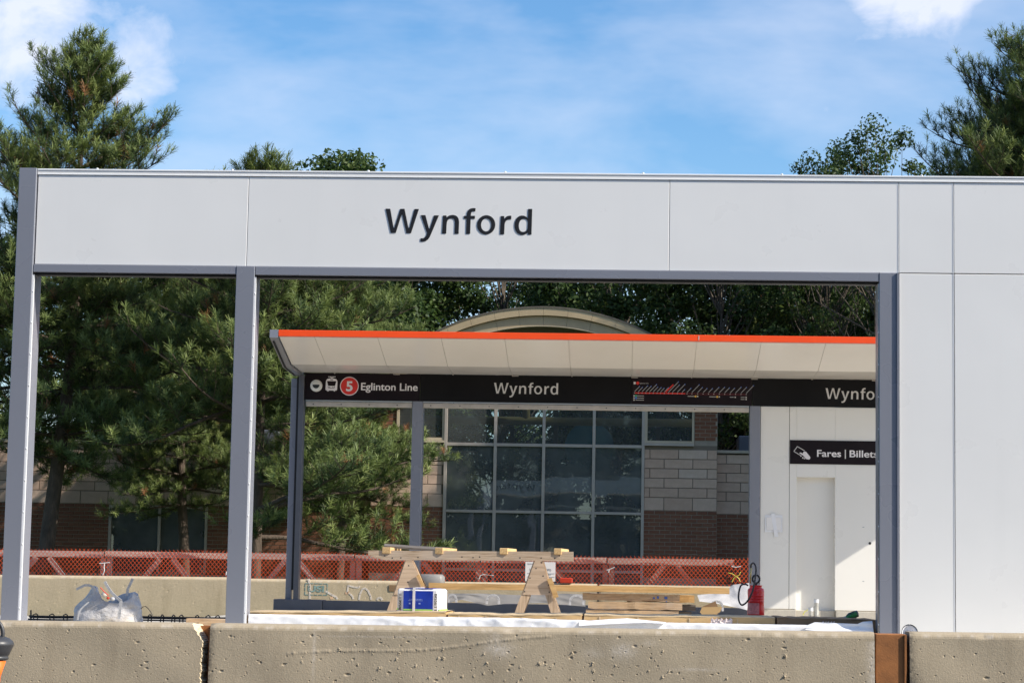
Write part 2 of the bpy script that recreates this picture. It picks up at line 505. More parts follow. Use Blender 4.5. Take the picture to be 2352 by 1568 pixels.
# ------------------------------------------------------------------ geometry helpers
class MB:
    def __init__(s):
        s.v, s.f, s.mi = [], [], []
        s.cur = 0

    def add(s, vs_, fs):
        o = len(s.v)
        s.v += [tuple(p) for p in vs_]
        s.f += [tuple(i + o for i in f) for f in fs]
        s.mi += [s.cur] * len(fs)
        return s

    def box(s, x0, x1, y0, y1, z0, z1):
        if x0 > x1: x0, x1 = x1, x0
        if y0 > y1: y0, y1 = y1, y0
        if z0 > z1: z0, z1 = z1, z0
        return s.add([(x0, y0, z0), (x1, y0, z0), (x1, y1, z0), (x0, y1, z0), (x0, y0, z1), (x1, y0, z1), (x1, y1, z1), (x0, y1, z1)],
                     [(0, 3, 2, 1), (4, 5, 6, 7), (0, 1, 5, 4), (1, 2, 6, 5), (2, 3, 7, 6), (3, 0, 4, 7)])

    def bevbox(s, x0, x1, y0, y1, z0, z1, b):
        """box with its edges cut back by b"""
        c = ((x0 + x1) / 2, (y0 + y1) / 2, (z0 + z1) / 2)
        h = (abs(x1 - x0) / 2, abs(y1 - y0) / 2, abs(z1 - z0) / 2)
        vs_, idx = [], {}
        for sx in (-1, 1):
            for sy in (-1, 1):
                for sz in (-1, 1):
                    for a in range(3):
                        d = [h[i] - (b if i != a else 0) for i in range(3)]
                        idx[(sx, sy, sz, a)] = len(vs_)
                        vs_.append((c[0] + sx * d[0], c[1] + sy * d[1], c[2] + sz * d[2]))
        fs = []
        for a in range(3):
            u, v = (a + 1) % 3, (a + 2) % 3
            for sg in (-1, 1):
                q = []
                for su, sv in ((-1, -1), (1, -1), (1, 1), (-1, 1)):
                    k = [0, 0, 0]
                    k[a], k[u], k[v] = sg, su, sv
                    q.append(idx[(*k, a)])
                fs.append(tuple(q if sg > 0 else q[::-1]))
        for a in range(3):
            u, v = (a + 1) % 3, (a + 2) % 3
            for su in (-1, 1):
                for sv in (-1, 1):
                    k1, k2 = [0, 0, 0], [0, 0, 0]
                    k1[a], k2[a] = -1, 1
                    k1[u] = k2[u] = su
                    k1[v] = k2[v] = sv
                    q = [idx[(*k1, u)], idx[(*k2, u)], idx[(*k2, v)], idx[(*k1, v)]]
                    fs.append(tuple(q if su * sv < 0 else q[::-1]))
        for sx in (-1, 1):
            for sy in (-1, 1):
                for sz in (-1, 1):
                    q = [idx[(sx, sy, sz, a)] for a in range(3)]
                    fs.append(tuple(q if sx * sy * sz > 0 else q[::-1]))
        return s.add(vs_, fs)

    def bar(s, a, b, wd, th, up=(0, 1, 0)):
        """rectangular bar from a to b; th measured along up"""
        a, b, up = Vector(a), Vector(b), Vector(up)
        d = (b - a).normalized()
        sd = d.cross(up).normalized()
        u = sd.cross(d).normalized()
        vs_ = []
        for p in (a, b):
            for i, j in ((-1, -1), (1, -1), (1, 1), (-1, 1)):
                vs_.append(p + sd * (wd / 2 * i) + u * (th / 2 * j))
        return s.add(vs_, [(3, 2, 1, 0), (4, 5, 6, 7), (0, 1, 5, 4), (1, 2, 6, 5), (2, 3, 7, 6), (3, 0, 4, 7)])

    def prism(s, poly, y0, y1):
        """polygon in x,z (counter-clockwise seen from -y) given thickness along y"""
        k = len(poly)
        vs_ = [(x, y0, z) for x, z in poly] + [(x, y1, z) for x, z in poly]
        fs = [tuple(range(k)), tuple(range(2 * k - 1, k - 1, -1))]
        fs += [(i, i + k, (i + 1) % k + k, (i + 1) % k) for i in range(k)]
        return s.add(vs_, fs)

    def prismx(s, poly, x0, x1):
        """polygon in y,z extruded along x"""
        k = len(poly)
        vs_ = [(x0, y, z) for y, z in poly] + [(x1, y, z) for y, z in poly]
        fs = [tuple(range(k - 1, -1, -1)), tuple(range(k, 2 * k))]
        fs += [(i, (i + 1) % k, (i + 1) % k + k, i + k) for i in range(k)]
        return s.add(vs_, fs)

    def tube(s, pts, r, n=8, cap=True):
        pts = [Vector(p) for p in pts]
        rs = r if isinstance(r, (list, tuple)) else [r] * len(pts)
        vs_, fs = [], []
        ref = None
        for i, p in enumerate(pts):
            d = (pts[min(i + 1, len(pts) - 1)] - pts[max(i - 1, 0)])
            d = d.normalized() if d.length > 1e-9 else Vector((0, 0, 1))
            if ref is None:
                ref = Vector((1, 0, 0)) if abs(d.x) < 0.8 else Vector((0, 1, 0))
            a = d.cross(ref)
            a = a.normalized() if a.length > 1e-6 else d.cross(Vector((0, 0, 1))).normalized()
            b = d.cross(a).normalized()
            ref = -b if False else ref
            for k in range(n):
                t = 2 * math.pi * k / n
                vs_.append(p + (a * math.cos(t) + b * math.sin(t)) * rs[i])
        for i in range(len(pts) - 1):
            for k in range(n):
                fs.append((i * n + k, i * n + (k + 1) % n, (i + 1) * n + (k + 1) % n, (i + 1) * n + k))
        if cap:
            fs.append(tuple(range(n - 1, -1, -1)))
            fs.append(tuple((len(pts) - 1) * n + k for k in range(n)))
        return s.add(vs_, fs)

    def lathe(s, prof, c, n=24, axis='z'):
        """profile of (radius, height) turned about an axis through c"""
        vs_, fs = [], []
        for r_, h in prof:
            for k in range(n):
                t = 2 * math.pi * k / n
                if axis == 'z':
                    vs_.append((c[0] + r_ * math.cos(t), c[1] + r_ * math.sin(t), c[2] + h))
                else:
                    vs_.append((c[0] + r_ * math.cos(t), c[1] + h, c[2] + r_ * math.sin(t)))
        for i in range(len(prof) - 1):
            for k in range(n):
                f = (i * n + k, i * n + (k + 1) % n, (i + 1) * n + (k + 1) % n, (i + 1) * n + k)
                fs.append(f if axis == 'z' else f[::-1])
        b, t_ = tuple(range(n - 1, -1, -1)), tuple((len(prof) - 1) * n + k for k in range(n))
        fs += [b, t_] if axis == 'z' else [b[::-1], t_[::-1]]
        return s.add(vs_, fs)

    def mesh(s, name, mats, origin=(0, 0, 0), smooth=False):
        me = bpy.data.meshes.new(name)
        o = Vector(origin)
        me.from_pydata([Vector(p) - o for p in s.v], [], s.f)
        for m in ([mats] if isinstance(mats, str) else mats):
            me.materials.append(MATS[m])
        if len(set(s.mi)) > 1:
            me.polygons.foreach_set('material_index', s.mi)
        if smooth:
            me.polygons.foreach_set('use_smooth', [True] * len(me.polygons))
        me.update()
        return me

    def build(s, name, mats, parent=None, smooth=False, origin=None):
        pw = wloc(parent) if parent else Vector((0, 0, 0))
        o = Vector(origin) if origin is not None else pw
        ob = bpy.data.objects.new(name, s.mesh(name, mats, o, smooth))
        col.objects.link(ob)
        ob.location = o - pw
        ob.parent = parent
        return ob


def wloc(o):
    l = Vector(o.location)
    while o.parent:
        o = o.parent
        l = l + Vector(o.location)
    return l


def bx(name, mat_, parent, x0, x1, y0, y1, z0, z1, bev=0.0):
    m = MB()
    if bev:
        m.bevbox(x0, x1, y0, y1, z0, z1, bev)
    else:
        m.box(x0, x1, y0, y1, z0, z1)
    return m.build(name, mat_, parent)


def thing(name, label, cat, loc=(0, 0, 0), group=None):
    o = bpy.data.objects.new(name, None)
    o.empty_display_size = 0.2
    col.objects.link(o)
    o.location = loc
    return tag(o, label, cat, group)


def tag(o, label, cat, group=None):
    o['label'] = label
    o['category'] = cat
    if group:
        o['group'] = group
    return o


def struct(o):
    o['kind'] = 'structure'
    return o


def copy_tree(o, parent=None):
    c = o.copy()
    col.objects.link(c)
    c.parent = parent
    for ch in list(o.children):
        copy_tree(ch, c)
    return c


FONT = {}


def text(name, body, mat_, parent, x0, x1, zb, cap, y, ref='W', face=-1, bold=0.0, depth=0.002, space=1.0):
    """lettering standing on a plane facing -y (face=-1) or +y: from x0 to x1, baseline zb, capital height cap"""
    cu_ = bpy.data.curves.new('lettering', 'FONT')
    cu_.body = body
    cu_.offset = bold
    cu_.space_character = space
    cu_.resolution_u = 6
    tmp = bpy.data.objects.new('lettering', cu_)
    col.objects.link(tmp)
    dg = bpy.context.evaluated_depsgraph_get()
    dg.update()
    me = bpy.data.meshes.new_from_object(tmp.evaluated_get(dg))
    bpy.data.objects.remove(tmp)
    if ref not in FONT:
        c2 = bpy.data.curves.new('lettering', 'FONT')
        c2.body = ref
        t2 = bpy.data.objects.new('lettering', c2)
        col.objects.link(t2)
        dg = bpy.context.evaluated_depsgraph_get()
        dg.update()
        m2 = bpy.data.meshes.new_from_object(t2.evaluated_get(dg))
        FONT[ref] = max(v.co.y for v in m2.vertices)
        bpy.data.objects.remove(t2)
    a = min(v.co.x for v in me.vertices)
    b = max(v.co.x for v in me.vertices)
    sx, sz = (x1 - x0) / (b - a), cap / FONT[ref]
    pw = wloc(parent) if parent else Vector((0, 0, 0))
    vs_ = []
    for v in me.vertices:
        u = (v.co.x - a) * sx
        vs_.append(Vector((x0 + u if face < 0 else x1 - u, y, zb + v.co.y * sz)) - pw)
    fs = [tuple(p.vertices) for p in me.polygons]
    k = len(vs_)
    dv = Vector((0, depth * (1 if face < 0 else -1), 0))
    if face > 0:
        fs = [f[::-1] for f in fs]
        fs = [f[::-1] for f in fs]
    # sides
    from collections import Counter
    ed = Counter()
    for f in fs:
        for i in range(len(f)):
            ed[(f[i], f[(i + 1) % len(f)])] += 1
    side = [(a_, a_ + k, b_ + k, b_) for (a_, b_) in ed if (b_, a_) not in ed]
    me2 = bpy.data.meshes.new(name)
    me2.from_pydata(vs_ + [v + dv for v in vs_], [], fs + side)
    me2.materials.append(MATS[mat_])
    me2.update()
    ob = bpy.data.objects.new(name, me2)
    col.objects.link(ob)
    ob.parent = parent
    return ob


def tri_mesh(name, V, F, mat_, tone=None):
    me = bpy.data.meshes.new(name)
    me.vertices.add(len(V))
    me.vertices.foreach_set('co', np.asarray(V, np.float32).ravel())
    k = F.shape[1]
    me.loops.add(F.size)
    me.loops.foreach_set('vertex_index', F.astype(np.int32).ravel())
    me.polygons.add(len(F))
    me.polygons.foreach_set('loop_start', np.arange(0, F.size, k, dtype=np.int32))
    me.polygons.foreach_set('loop_total', np.full(len(F), k, np.int32))
    me.materials.append(MATS[mat_])
    if tone is not None:
        a = me.attributes.new('tone', 'FLOAT', 'POINT')
        a.data.foreach_set('value', np.asarray(tone, np.float32))
    me.update(calc_edges=True)
    return me


def put(name, me, parent=None, loc=(0, 0, 0)):
    o = bpy.data.objects.new(name, me)
    col.objects.link(o)
    o.location = loc
    o.parent = parent
    return o


WYN = {'W': [[(372, 343), (420, 344), (459, 543), (467, 543), (525, 345), (568, 345), (613, 544), (624, 544), (672, 347), (718, 347), (641, 600), (594, 599), (547, 408), (538, 408), (483, 597), (432, 596)]],
       'y': [[(740, 411), (787, 411), (826, 550), (836, 550), (877, 414), (927, 414), (851, 604), (836, 640), (818, 666), (796, 682), (770, 688), (742, 686), (742, 653), (768, 653), (786, 643), (799, 625), (808, 598)]],
       'n': [[(970, 415), (1004, 415), (1008, 437), (1018, 426), (1036, 415), (1062, 410), (1084, 411), (1105, 418), (1122, 433), (1133, 455), (1137, 485), (1135, 606), (1092, 606), (1094, 492), (1091, 468), (1082, 452), (1068, 445), (1050, 445), (1032, 451), (1018, 465), (1011, 485), (1008, 520), (1006, 604), (963, 603)]],
       'f': [[(1212, 607), (1213, 450), (1187, 449), (1187, 419), (1214, 419), (1216, 393), (1223, 370), (1236, 353), (1254, 343), (1275, 339), (1292, 339), (1306, 341), (1302, 373), (1288, 371), (1274, 373), (1264, 380), (1259, 393), (1257, 419), (1300, 419), (1300, 450), (1256, 450), (1254, 607)]],
       'o': [[(1418 + 94 * math.cos(t), 513 + 100 * math.sin(t)) for t in np.linspace(0, 2 * math.pi, 40)[:-1]], [(1418 + 53 * math.cos(t), 514 + 68 * math.sin(t)) for t in np.linspace(0, 2 * math.pi, 40)[:-1]]],
       'r': [[(1568, 422), (1602, 422), (1605, 455), (1613, 441), (1627, 427), (1645, 420), (1661, 418), (1676, 419), (1676, 456), (1658, 455), (1640, 459), (1624, 470), (1612, 490), (1608, 515), (1606, 612), (1563, 611)]],
       'd': [[(1849, 348), (1891, 348), (1888, 615), (1853, 615), (1850, 592), (1840, 603), (1824, 612), (1803, 618), (1782, 618), (1760, 611), (1738, 596), (1722, 572), (1713, 543), (1711, 513), (1715, 482), (1725, 455), (1741, 434), (1762, 421), (1785, 417), (1806, 419), (1826, 427), (1840, 438), (1848, 446)],
             [(1848, 484), (1842, 466), (1830, 455), (1812, 450), (1796, 451), (1778, 460), (1765, 476), (1757, 500), (1755, 525), (1759, 552), (1768, 573), (1782, 585), (1800, 588), (1820, 584), (1836, 573), (1846, 555)]]}


def wynford(mat_, parent, x0, x1, zb, y, face=-1, depth=0.002):
    """the station name, its letters drawn as outlines"""
    cu_ = bpy.data.curves.new('lettering', 'CURVE')
    cu_.dimensions = '2D'
    cu_.fill_mode = 'BOTH'
    s_ = (x1 - x0) / (1891 - 372)
    for cs in WYN.values():
        for c in cs:
            sp = cu_.splines.new('POLY')
            sp.points.add(len(c) - 1)
            for i, (u, v) in enumerate(c):
                sp.points[i].co = ((u - 372) * s_, (598 - (v - 0.0107 * (u - 372))) * s_, 0, 1)
            sp.use_cyclic_u = True
    tmp = bpy.data.objects.new('lettering', cu_)
    col.objects.link(tmp)
    dg = bpy.context.evaluated_depsgraph_get()
    dg.update()
    me = bpy.data.meshes.new_from_object(tmp.evaluated_get(dg))
    bpy.data.objects.remove(tmp)
    pw = wloc(parent)
    vs_ = [Vector((x0 + v.co.x if face < 0 else x1 - v.co.x, y, zb + v.co.y)) - pw for v in me.vertices]
    fs = [tuple(p.vertices) for p in me.polygons]
    k = len(vs_)
    dv = Vector((0, depth * (1 if face < 0 else -1), 0))
    ed = set((f[i], f[(i + 1) % len(f)]) for f in fs for i in range(len(f)))
    side = [(a, a + k, b, b) if False else (a, a + k, b + k, b) for (a, b) in ed if (b, a) not in ed]
    me2 = bpy.data.meshes.new('lettering')
    me2.from_pydata(vs_ + [v + dv for v in vs_], [], fs + side)
    me2.materials.append(MATS[mat_])
    me2.update()
    return put('lettering', me2, parent)

# ------------------------------------------------------------------ ground
PLAT = 1.1
m = MB(); m.add([(-400, -400, 0), (400, -400, 0), (400, 18.2, 0), (-400, 18.2, 0)], [(0, 1, 2, 3)])
struct(m.build('road', 'asphalt'))
m = MB(); m.box(-60, 60, 18.25, 22.9, 0.2, PLAT); m.box(-4.62, 60, 22.9, 30.4, 0.2, PLAT)
struct(m.build('platform', 'concrete_pad'))
m = MB(); m.add([(-60, 22.9, 0.28), (-4.62, 22.9, 0.28), (-4.62, 30.6, 0.28), (-60, 30.6, 0.28)], [(0, 1, 2, 3)])
struct(m.build('track_bed', 'concrete_pad'))
m = MB(); m.add([(-500, 30.45, 0.9), (500, 30.45, 0.9), (500, 1500, 0.9), (-500, 1500, 0.9)], [(0, 1, 2, 3)])
struct(m.build('lawn', 'lawn'))

# ------------------------------------------------------------------ front shelter (street side)
YF = 19.0
sh = thing('tram_shelter', 'white panelled tram shelter with grey posts and large dark Wynford lettering', 'shelter', (-1.3, YF, PLAT))
ZB, ZT = 4.296, 5.102
G = 0.0016
fas = [(-5.283, -3.378), (-3.378, 0.366), (0.366, 2.372), (2.372, 2.850), (2.850, 6.4)]
for i, (a, b) in enumerate(fas):
    z0 = ZB
    p = MB(); p.bevbox(a + G, b - G, YF, YF + 0.05, z0 + (0.004 if i > 2 else 0), ZT, 0.004)
    p.build('fascia_panel', 'white_panel', sh)
# carcass behind the panels and the panels of the track side
bx('core', 'grey_metal', sh, -5.27, 6.4, YF + 0.03, YF + 0.25, ZB + 0.01, ZT - 0.005)
for a, b in ((-5.283, -2.6), (-2.6, 0.9), (0.9, 6.4)):
    p = MB(); p.bevbox(a + G, b - G, YF + 0.24, YF + 0.29, ZB, ZT, 0.004)
    p.build('fascia_panel', 'white_panel', sh)
wynford('letter_dark', sh, -2.147, -0.845, 4.606, YF - 0.004)
wynford('letter_dark', sh, -2.6, -1.3, 4.606, YF + 0.294, 1)
# coping in two steps
p = MB(); p.bevbox(-5.286, 6.4, YF - 0.012, YF + 0.33, 5.142, 5.158, 0.003); p.build('coping', 'trim_white', sh)
p = MB(); p.box(-5.286, 6.4, YF - 0.006, YF + 0.31, 5.114, 5.142); p.build('coping_band', 'grey_metal', sh).data.materials[0] = MATS['white_panel']
p = MB(); p.bevbox(-5.286, 6.4, YF - 0.010, YF + 0.32, 5.104, 5.114, 0.002); p.build('drip_edge', 'trim_white', sh)
p = MB()
for k in range(9):
    p.lathe([(0.012, 0), (0.012, 0.008), (0.006, 0.012)], (-4.75 + 1.22 * k, YF + 0.0, 5.158), 8)
p.build('fixings', 'trim_white', sh)['kind'] = 'stuff'
# right-hand wall of tall panels
for a, b in ((2.372, 2.850), (2.850, 6.4)):
    p = MB(); p.bevbox(a + 0.003, b - 0.003, YF, YF + 0.05, PLAT + 0.05, ZB - 0.003, 0.004)
    p.build('wall_panel', 'white_panel', sh)
bx('wall_core', 'grey_metal', sh, 2.39, 6.4, YF + 0.03, YF + 0.24, PLAT, ZB)
p = MB(); p.box(2.39, 6.4, YF + 0.24, YF + 0.29, PLAT, ZB - 0.01); p.build('wall_panel', 'white_panel', sh)
# bright vertical joint strips
for x in (2.372, 2.850):
    bx('joint_strip', 'trim_white', sh, x - 0.010, x - 0.0035, YF - 0.002, YF + 0.001, PLAT + 0.05, ZT - 0.02)
# beam
bx('beam', 'grey_metal', sh, -5.286, -3.463, YF - 0.025, YF + 0.27, 4.222, ZB - 0.004, 0.003)
bx('beam', 'grey_metal', sh, -3.292, 2.196, YF - 0.025, YF + 0.27, 4.218, ZB - 0.004, 0.003)
bx('glazing_channel', 'gap_dark', sh, -5.28, -3.465, YF + 0.02, YF + 0.12, 4.204, 4.221)
bx('glazing_channel', 'gap_dark', sh, -3.29, 2.19, YF + 0.02, YF + 0.12, 4.200, 4.217)


def post(x0, x1, top, right=True):
    c = bx('post', 'grey_metal', sh, x0, x1, YF - 0.03, YF + 0.27, PLAT, top, 0.004)
    s_ = 1 if right else -1
    xe = x1 if right else x0
    q = MB(); q.box(xe, xe + s_ * 0.012, YF - 0.012, YF + 0.012, PLAT, 4.2); q.build('glazing_bead', 'trim_white' if right else 'bright_metal', c)
    q = MB(); q.box(xe, xe + s_ * 0.004, YF + 0.014, YF + 0.024, PLAT, 4.2); q.build('glazing_gasket', 'gap_dark', c)
    q = MB()
    for k in range(11):
        q.lathe([(0.008, 0), (0.006, -0.006), (0.002, -0.008)], (xe + s_ * 0.006, YF - 0.012, 1.25 + 0.28 * k), 8, 'y')
    q.build('screws', 'trim_white', c)['kind'] = 'stuff'
    return c


post(-5.447, -5.290, 5.160)
post(-3.460, -3.296, ZB - 0.002)
post(2.200, 2.368, ZB - 0.002, False)
bx('post_flange', 'grey_metal', sh, 2.352, 2.366, YF - 0.045, YF - 0.031, PLAT, ZB - 0.002)

# ------------------------------------------------------------------ rear shelter
YR = 28.5
rs = thing('tram_shelter', 'far tram shelter with upswept cream canopy edged in orange above black name signs', 'shelter', (-1, YR, PLAT))
XE = 6.1
# soffit profile (y, z): front edge, bend, back
A_, B_, C_ = (26.52, 4.488), (27.57, 4.252), (28.49, 4.236)
seam0 = at(1453, 782, 26.5).x
sx_ = [seam0 + 0.783 * k for k in range(-6, 9)]
edges = [-4.278] + [x for x in sx_ if -4.2 < x < XE - 0.2] + [XE]
for a, b in zip(edges[:-1], edges[1:]):
    p = MB()
    for (P, Q) in ((A_, B_), (B_, C_)):
        p.add([(a + 0.002, P[0], P[1]), (b - 0.002, P[0], P[1]), (b - 0.002, Q[0], Q[1]), (a + 0.002, Q[0], Q[1]),
               (a + 0.004, P[0], P[1] + 0.02), (b - 0.004, P[0], P[1] + 0.02), (b - 0.004, Q[0], Q[1] + 0.02), (a + 0.004, Q[0], Q[1] + 0.02)],
              [(0, 3, 2, 1), (4, 5, 6, 7), (0, 1, 5, 4), (1, 2, 6, 5), (2, 3, 7, 6), (3, 0, 4, 7)])
    p.build('soffit_panel', 'soffit', rs)
p = MB(); p.prismx([(26.53, 4.51), (27.57, 4.276), (28.49, 4.262), (28.6, 4.28), (28.6, 4.50), (26.53, 4.565)], -4.27, XE)
p.build('canopy_core', 'soffit', rs)
for i, x in enumerate(edges[1:-1]):
    p = MB(); p.box(x - 0.006, x + 0.006, 28.40, 28.47, 4.222, 4.236)
    if i % 2 == 1:
        p.box(x - 0.004, x + 0.08, 28.455, 28.47, 4.218, 4.228)
    p.build('seam_clip', 'alu', rs)
bx('orange_edge', 'orange', rs, -4.284, XE, 26.49, 26.53, 4.496, 4.574, 0.004)
bx('edge_joint', 'alu', rs, at(1605, 775, 26.5).x - 0.006, at(1605, 775, 26.5).x + 0.006, 26.487, 26.492, 4.51, 4.562)
p = MB()
p.prismx([(26.49, 4.478), (26.49, 4.576), (26.9, 4.56), (28.7, 4.50), (28.7, 4.20), (28.49, 4.19), (27.60, 4.215)], -4.392, -4.288)
ec = p.build('end_cap', 'grey_metal', rs)
p = MB(); p.prismx([(26.60, 4.435), (27.58, 4.208), (28.42, 4.185), (28.42, 4.20), (27.6, 4.225), (26.62, 4.455)], -4.372, -4.352)
p.build('groove', 'gap_dark', ec)
# name signs
signs = [(-4.236, -2.705, 'sign_plum'), (-2.705, 0.072, 'sign_black'), (0.072, 1.653, 'sign_plum'), (1.653, XE, 'sign_black')]
sg = []
for a, b, mt in signs:
    sg.append(bx('sign_panel', mt, rs, a + 0.003, b - 0.003, YR - 0.02, YR + 0.03, 3.876, 4.232))
sg[0]['label'] = 'black line sign with tram pictogram, red number disc and Eglinton Line lettering'
sg[1]['label'] = 'black sign reading Wynford in the middle of the far shelter'
sg[2]['label'] = 'dark route map sign with slanted stop names along a red line'
sg[3]['label'] = 'black Wynford sign above the white wall, partly behind the front post'
ys = YR - 0.024
wynford('letter_white', sg[1], -1.730, -0.886, 3.990, ys)
wynford('letter_white', sg[3], 2.605, 3.449, 3.978, ys)
text('lettering', 'Eglinton Line', 'letter_bright', sg[0], -3.487, -2.737, 4.012, 0.094, ys, ref='E', bold=0.016)
# red disc with a 5
p = MB(); p.lathe([(0.124, 0.0), (0.124, 0.004)], (-3.642, ys, 4.061), 40, 'y'); rim = p.build('disc_rim', 'letter_bright', sg[0])
p = MB(); p.lathe([(0.113, -0.003), (0.113, 0.0)], (-3.642, ys, 4.061), 40, 'y'); p.build('disc', 'red_disc', sg[0])
text('numeral', '5', 'letter_bright', sg[0], -3.684, -3.598, 3.998, 0.122, ys - 0.006, ref='E', bold=0.03)
# tram pictogram
tx, tz = -3.878, 4.0
p = MB()
S = 0.00070
def tp(pts):
    return [(tx + (u - 600) * S, tz + (410 - v) * S) for u, v in pts]
p.prism(tp([(487, 395), (490, 250), (497, 215), (520, 190), (560, 182), (640, 182), (680, 190), (703, 215), (710, 250), (706, 395), (690, 410), (505, 410)][::-1]), ys, ys + 0.003)
p.prism(tp([(520, 425), (548, 425), (548, 411), (520, 411)]), ys, ys + 0.003)
p.prism(tp([(642, 425), (668, 425), (668, 411), (642, 411)]), ys, ys + 0.003)
for a, b in (((532, 150), (672, 150)), ((570, 152), (604, 182)), ((634, 152), (600, 182))):
    (xa, za), (xb, zb) = tp([a, b])
    p.bar((xa, ys + 0.0015, za), (xb, ys + 0.0015, zb), 0.0075, 0.003)
pic = p.build('tram_pictogram', 'letter_bright', sg[0])
p = MB()
p.prism(tp([(512, 232), (688, 232), (664, 322), (536, 322)][::-1]), ys - 0.002, ys - 0.0002)
p.prism(tp([(574, 200), (628, 200), (628, 212), (574, 212)][::-1]), ys - 0.002, ys - 0.0002)
p.prism(tp([(538, 362), (656, 362), (656, 371), (538, 371)][::-1]), ys - 0.002, ys - 0.0002)
for u in (538, 564, 626, 654):
    p.prism(tp([(u - 8, 336), (u + 8, 336), (u + 8, 350), (u - 8, 350)][::-1]), ys - 0.002, ys - 0.0002)
p.build('pictogram_windows', 'sign_plum', pic)
# route map
mp = sg[2]
zl = 4.022
def mx(px):
    return 0.108 + (px - 1456) * 0.005687
ln = MB(); ln.box(mx(1458), mx(1574), ys, ys + 0.002, zl - 0.008, zl + 0.008); ln.build('map_line', 'red_disc', mp)
ln = MB()
ln.box(mx(1574), mx(1713), ys, ys + 0.002, zl + 0.004, zl + 0.008); ln.box(mx(1574), mx(1713), ys, ys + 0.002, zl - 0.012, zl - 0.008)
ln.build('map_line', 'map_red_dark', mp)
zs = 450 / 1.0
names, caps = MB(), MB()
stops_px = [405, 448, 490, 533, 575, 617, 660, 700, 742, 790, 835, 890, 943, 1000, 1055, 1120, 1182, 1243, 1303, 1365, 1425, 1487, 1548, 1610, 1670]
lens = [55, 45, 62, 58, 78, 50, 45, 38, 45, 112, 78, 85, 28, 42, 82, 52, 42, 42, 55, 58, 52, 48, 62, 60, 80]
for u, L in zip(stops_px, lens):
    X = mx(1456 + (u - 398) * 0.2028)
    a = (X, ys + 0.001, zl + 0.018)
    b = (X + L * 0.00112, ys + 0.001, zl + 0.018 + L * 0.00118)
    names.bar(a, b, 0.0085, 0.002)
    caps.bar(b, (b[0] + 0.007, b[1], b[2] + 0.008), 0.012, 0.002)
names.build('map_names', 'map_grey', mp)['kind'] = 'stuff'
caps.build('map_caps', 'map_blue', mp)['kind'] = 'stuff'
q = MB(); X = mx(1456 + (758 - 398) * 0.2028); q.bar((X, ys + 0.0005, zl + 0.016), (X + 0.10, ys + 0.0005, zl + 0.118), 0.016, 0.002); q.build('map_here', 'red_disc', mp)
ticks = MB()
for u in stops_px:
    X = mx(1456 + (u - 398) * 0.2028)
    ticks.box(X - 0.006, X + 0.006, ys - 0.002, ys, zl - 0.004, zl + 0.003)
for u, z_ in ((400, 3.985), (400, 3.957), (400, 3.930), (1120, 3.988), (1365, 3.986), (1545, 3.984), (1668, 3.984), (1668, 3.957)):
    X = mx(1456 + (u - 398) * 0.2028)
    ticks.box(X - 0.008, X + 0.008, ys - 0.001, ys + 0.001, z_ - 0.008, z_ + 0.008)
    sgn = 1 if u < 500 else -1
    ticks.box(X + sgn * 0.02, X + sgn * (0.13 if u < 1500 else 0.07), ys - 0.001, ys + 0.001, z_ - 0.003, z_ + 0.003)
ticks.build('map_ticks', 'letter_white', mp)['kind'] = 'stuff'
for u, z_, mt in ((422, 3.985, 'map_green'), (422, 3.957, 'map_blue'), (1097, 3.988, 'map_yellow'), (1342, 3.986, 'map_yellow'), (440, 4.152, 'red_disc')):
    X = mx(1456 + (u - 398) * 0.2028)
    q = MB(); r_ = 0.021 if mt == 'red_disc' else 0.013
    q.lathe([(r_, -0.003), (r_, 0)], (X, ys, z_), 16, 'y'); q.build('map_disc', mt, mp)
q = MB(); X = mx(1456 + (404 - 398) * 0.2028); q.box(X - 0.012, X + 0.014, ys - 0.001, ys + 0.001, 4.137, 4.168); q.build('map_tram', 'letter_bright', mp)
text('map_title', 'Eglinton Line', 'letter_white', mp, mx(1456 + 66 * 0.2028), mx(1456 + 165 * 0.2028), 4.145, 0.014, ys, ref='E')

# beige channel under the signs, with screws
for a, b in ((-4.215, -2.806), (-2.660, 1.612)):
    c = bx('channel', 'alu', rs, a, b, YR - 0.01, YR + 0.05, 3.789, 3.853, 0.003)
    q = MB(); q.box(a, b, YR - 0.03, YR - 0.012, 3.855, 3.872); q.build('channel_lip', 'bright_metal', c)
    q = MB()
    k = a + 0.1
    while k < b:
        q.lathe([(0.008, 0), (0.005, -0.006)], (k, YR - 0.01, 3.82), 8, 'y'); k += 0.385 if a > -4 else 0.37
    q.build('screws', 'print_black', c)['kind'] = 'stuff'
# posts
bx('post', 'grey_metal_dark', rs, -4.306, -4.238, YR - 0.06, YR + 0.10, 1.25, 4.2, 0.003)
bx('post', 'grey_metal', rs, -4.425, -4.345, YR + 0.05, YR + 0.16, 1.25, 4.16, 0.003)
bx('post_slot', 'gap_dark', rs, -4.345, -4.306, YR + 0.02, YR + 0.12, 1.38, 4.18)
bx('post', 'grey_metal', rs, -2.801, -2.664, YR - 0.02, YR + 0.22, PLAT, 3.874, 0.003)
bx('post', 'grey_metal', rs, 1.627, 1.761, YR - 0.02, YR + 0.22, PLAT, 3.874, 0.003)
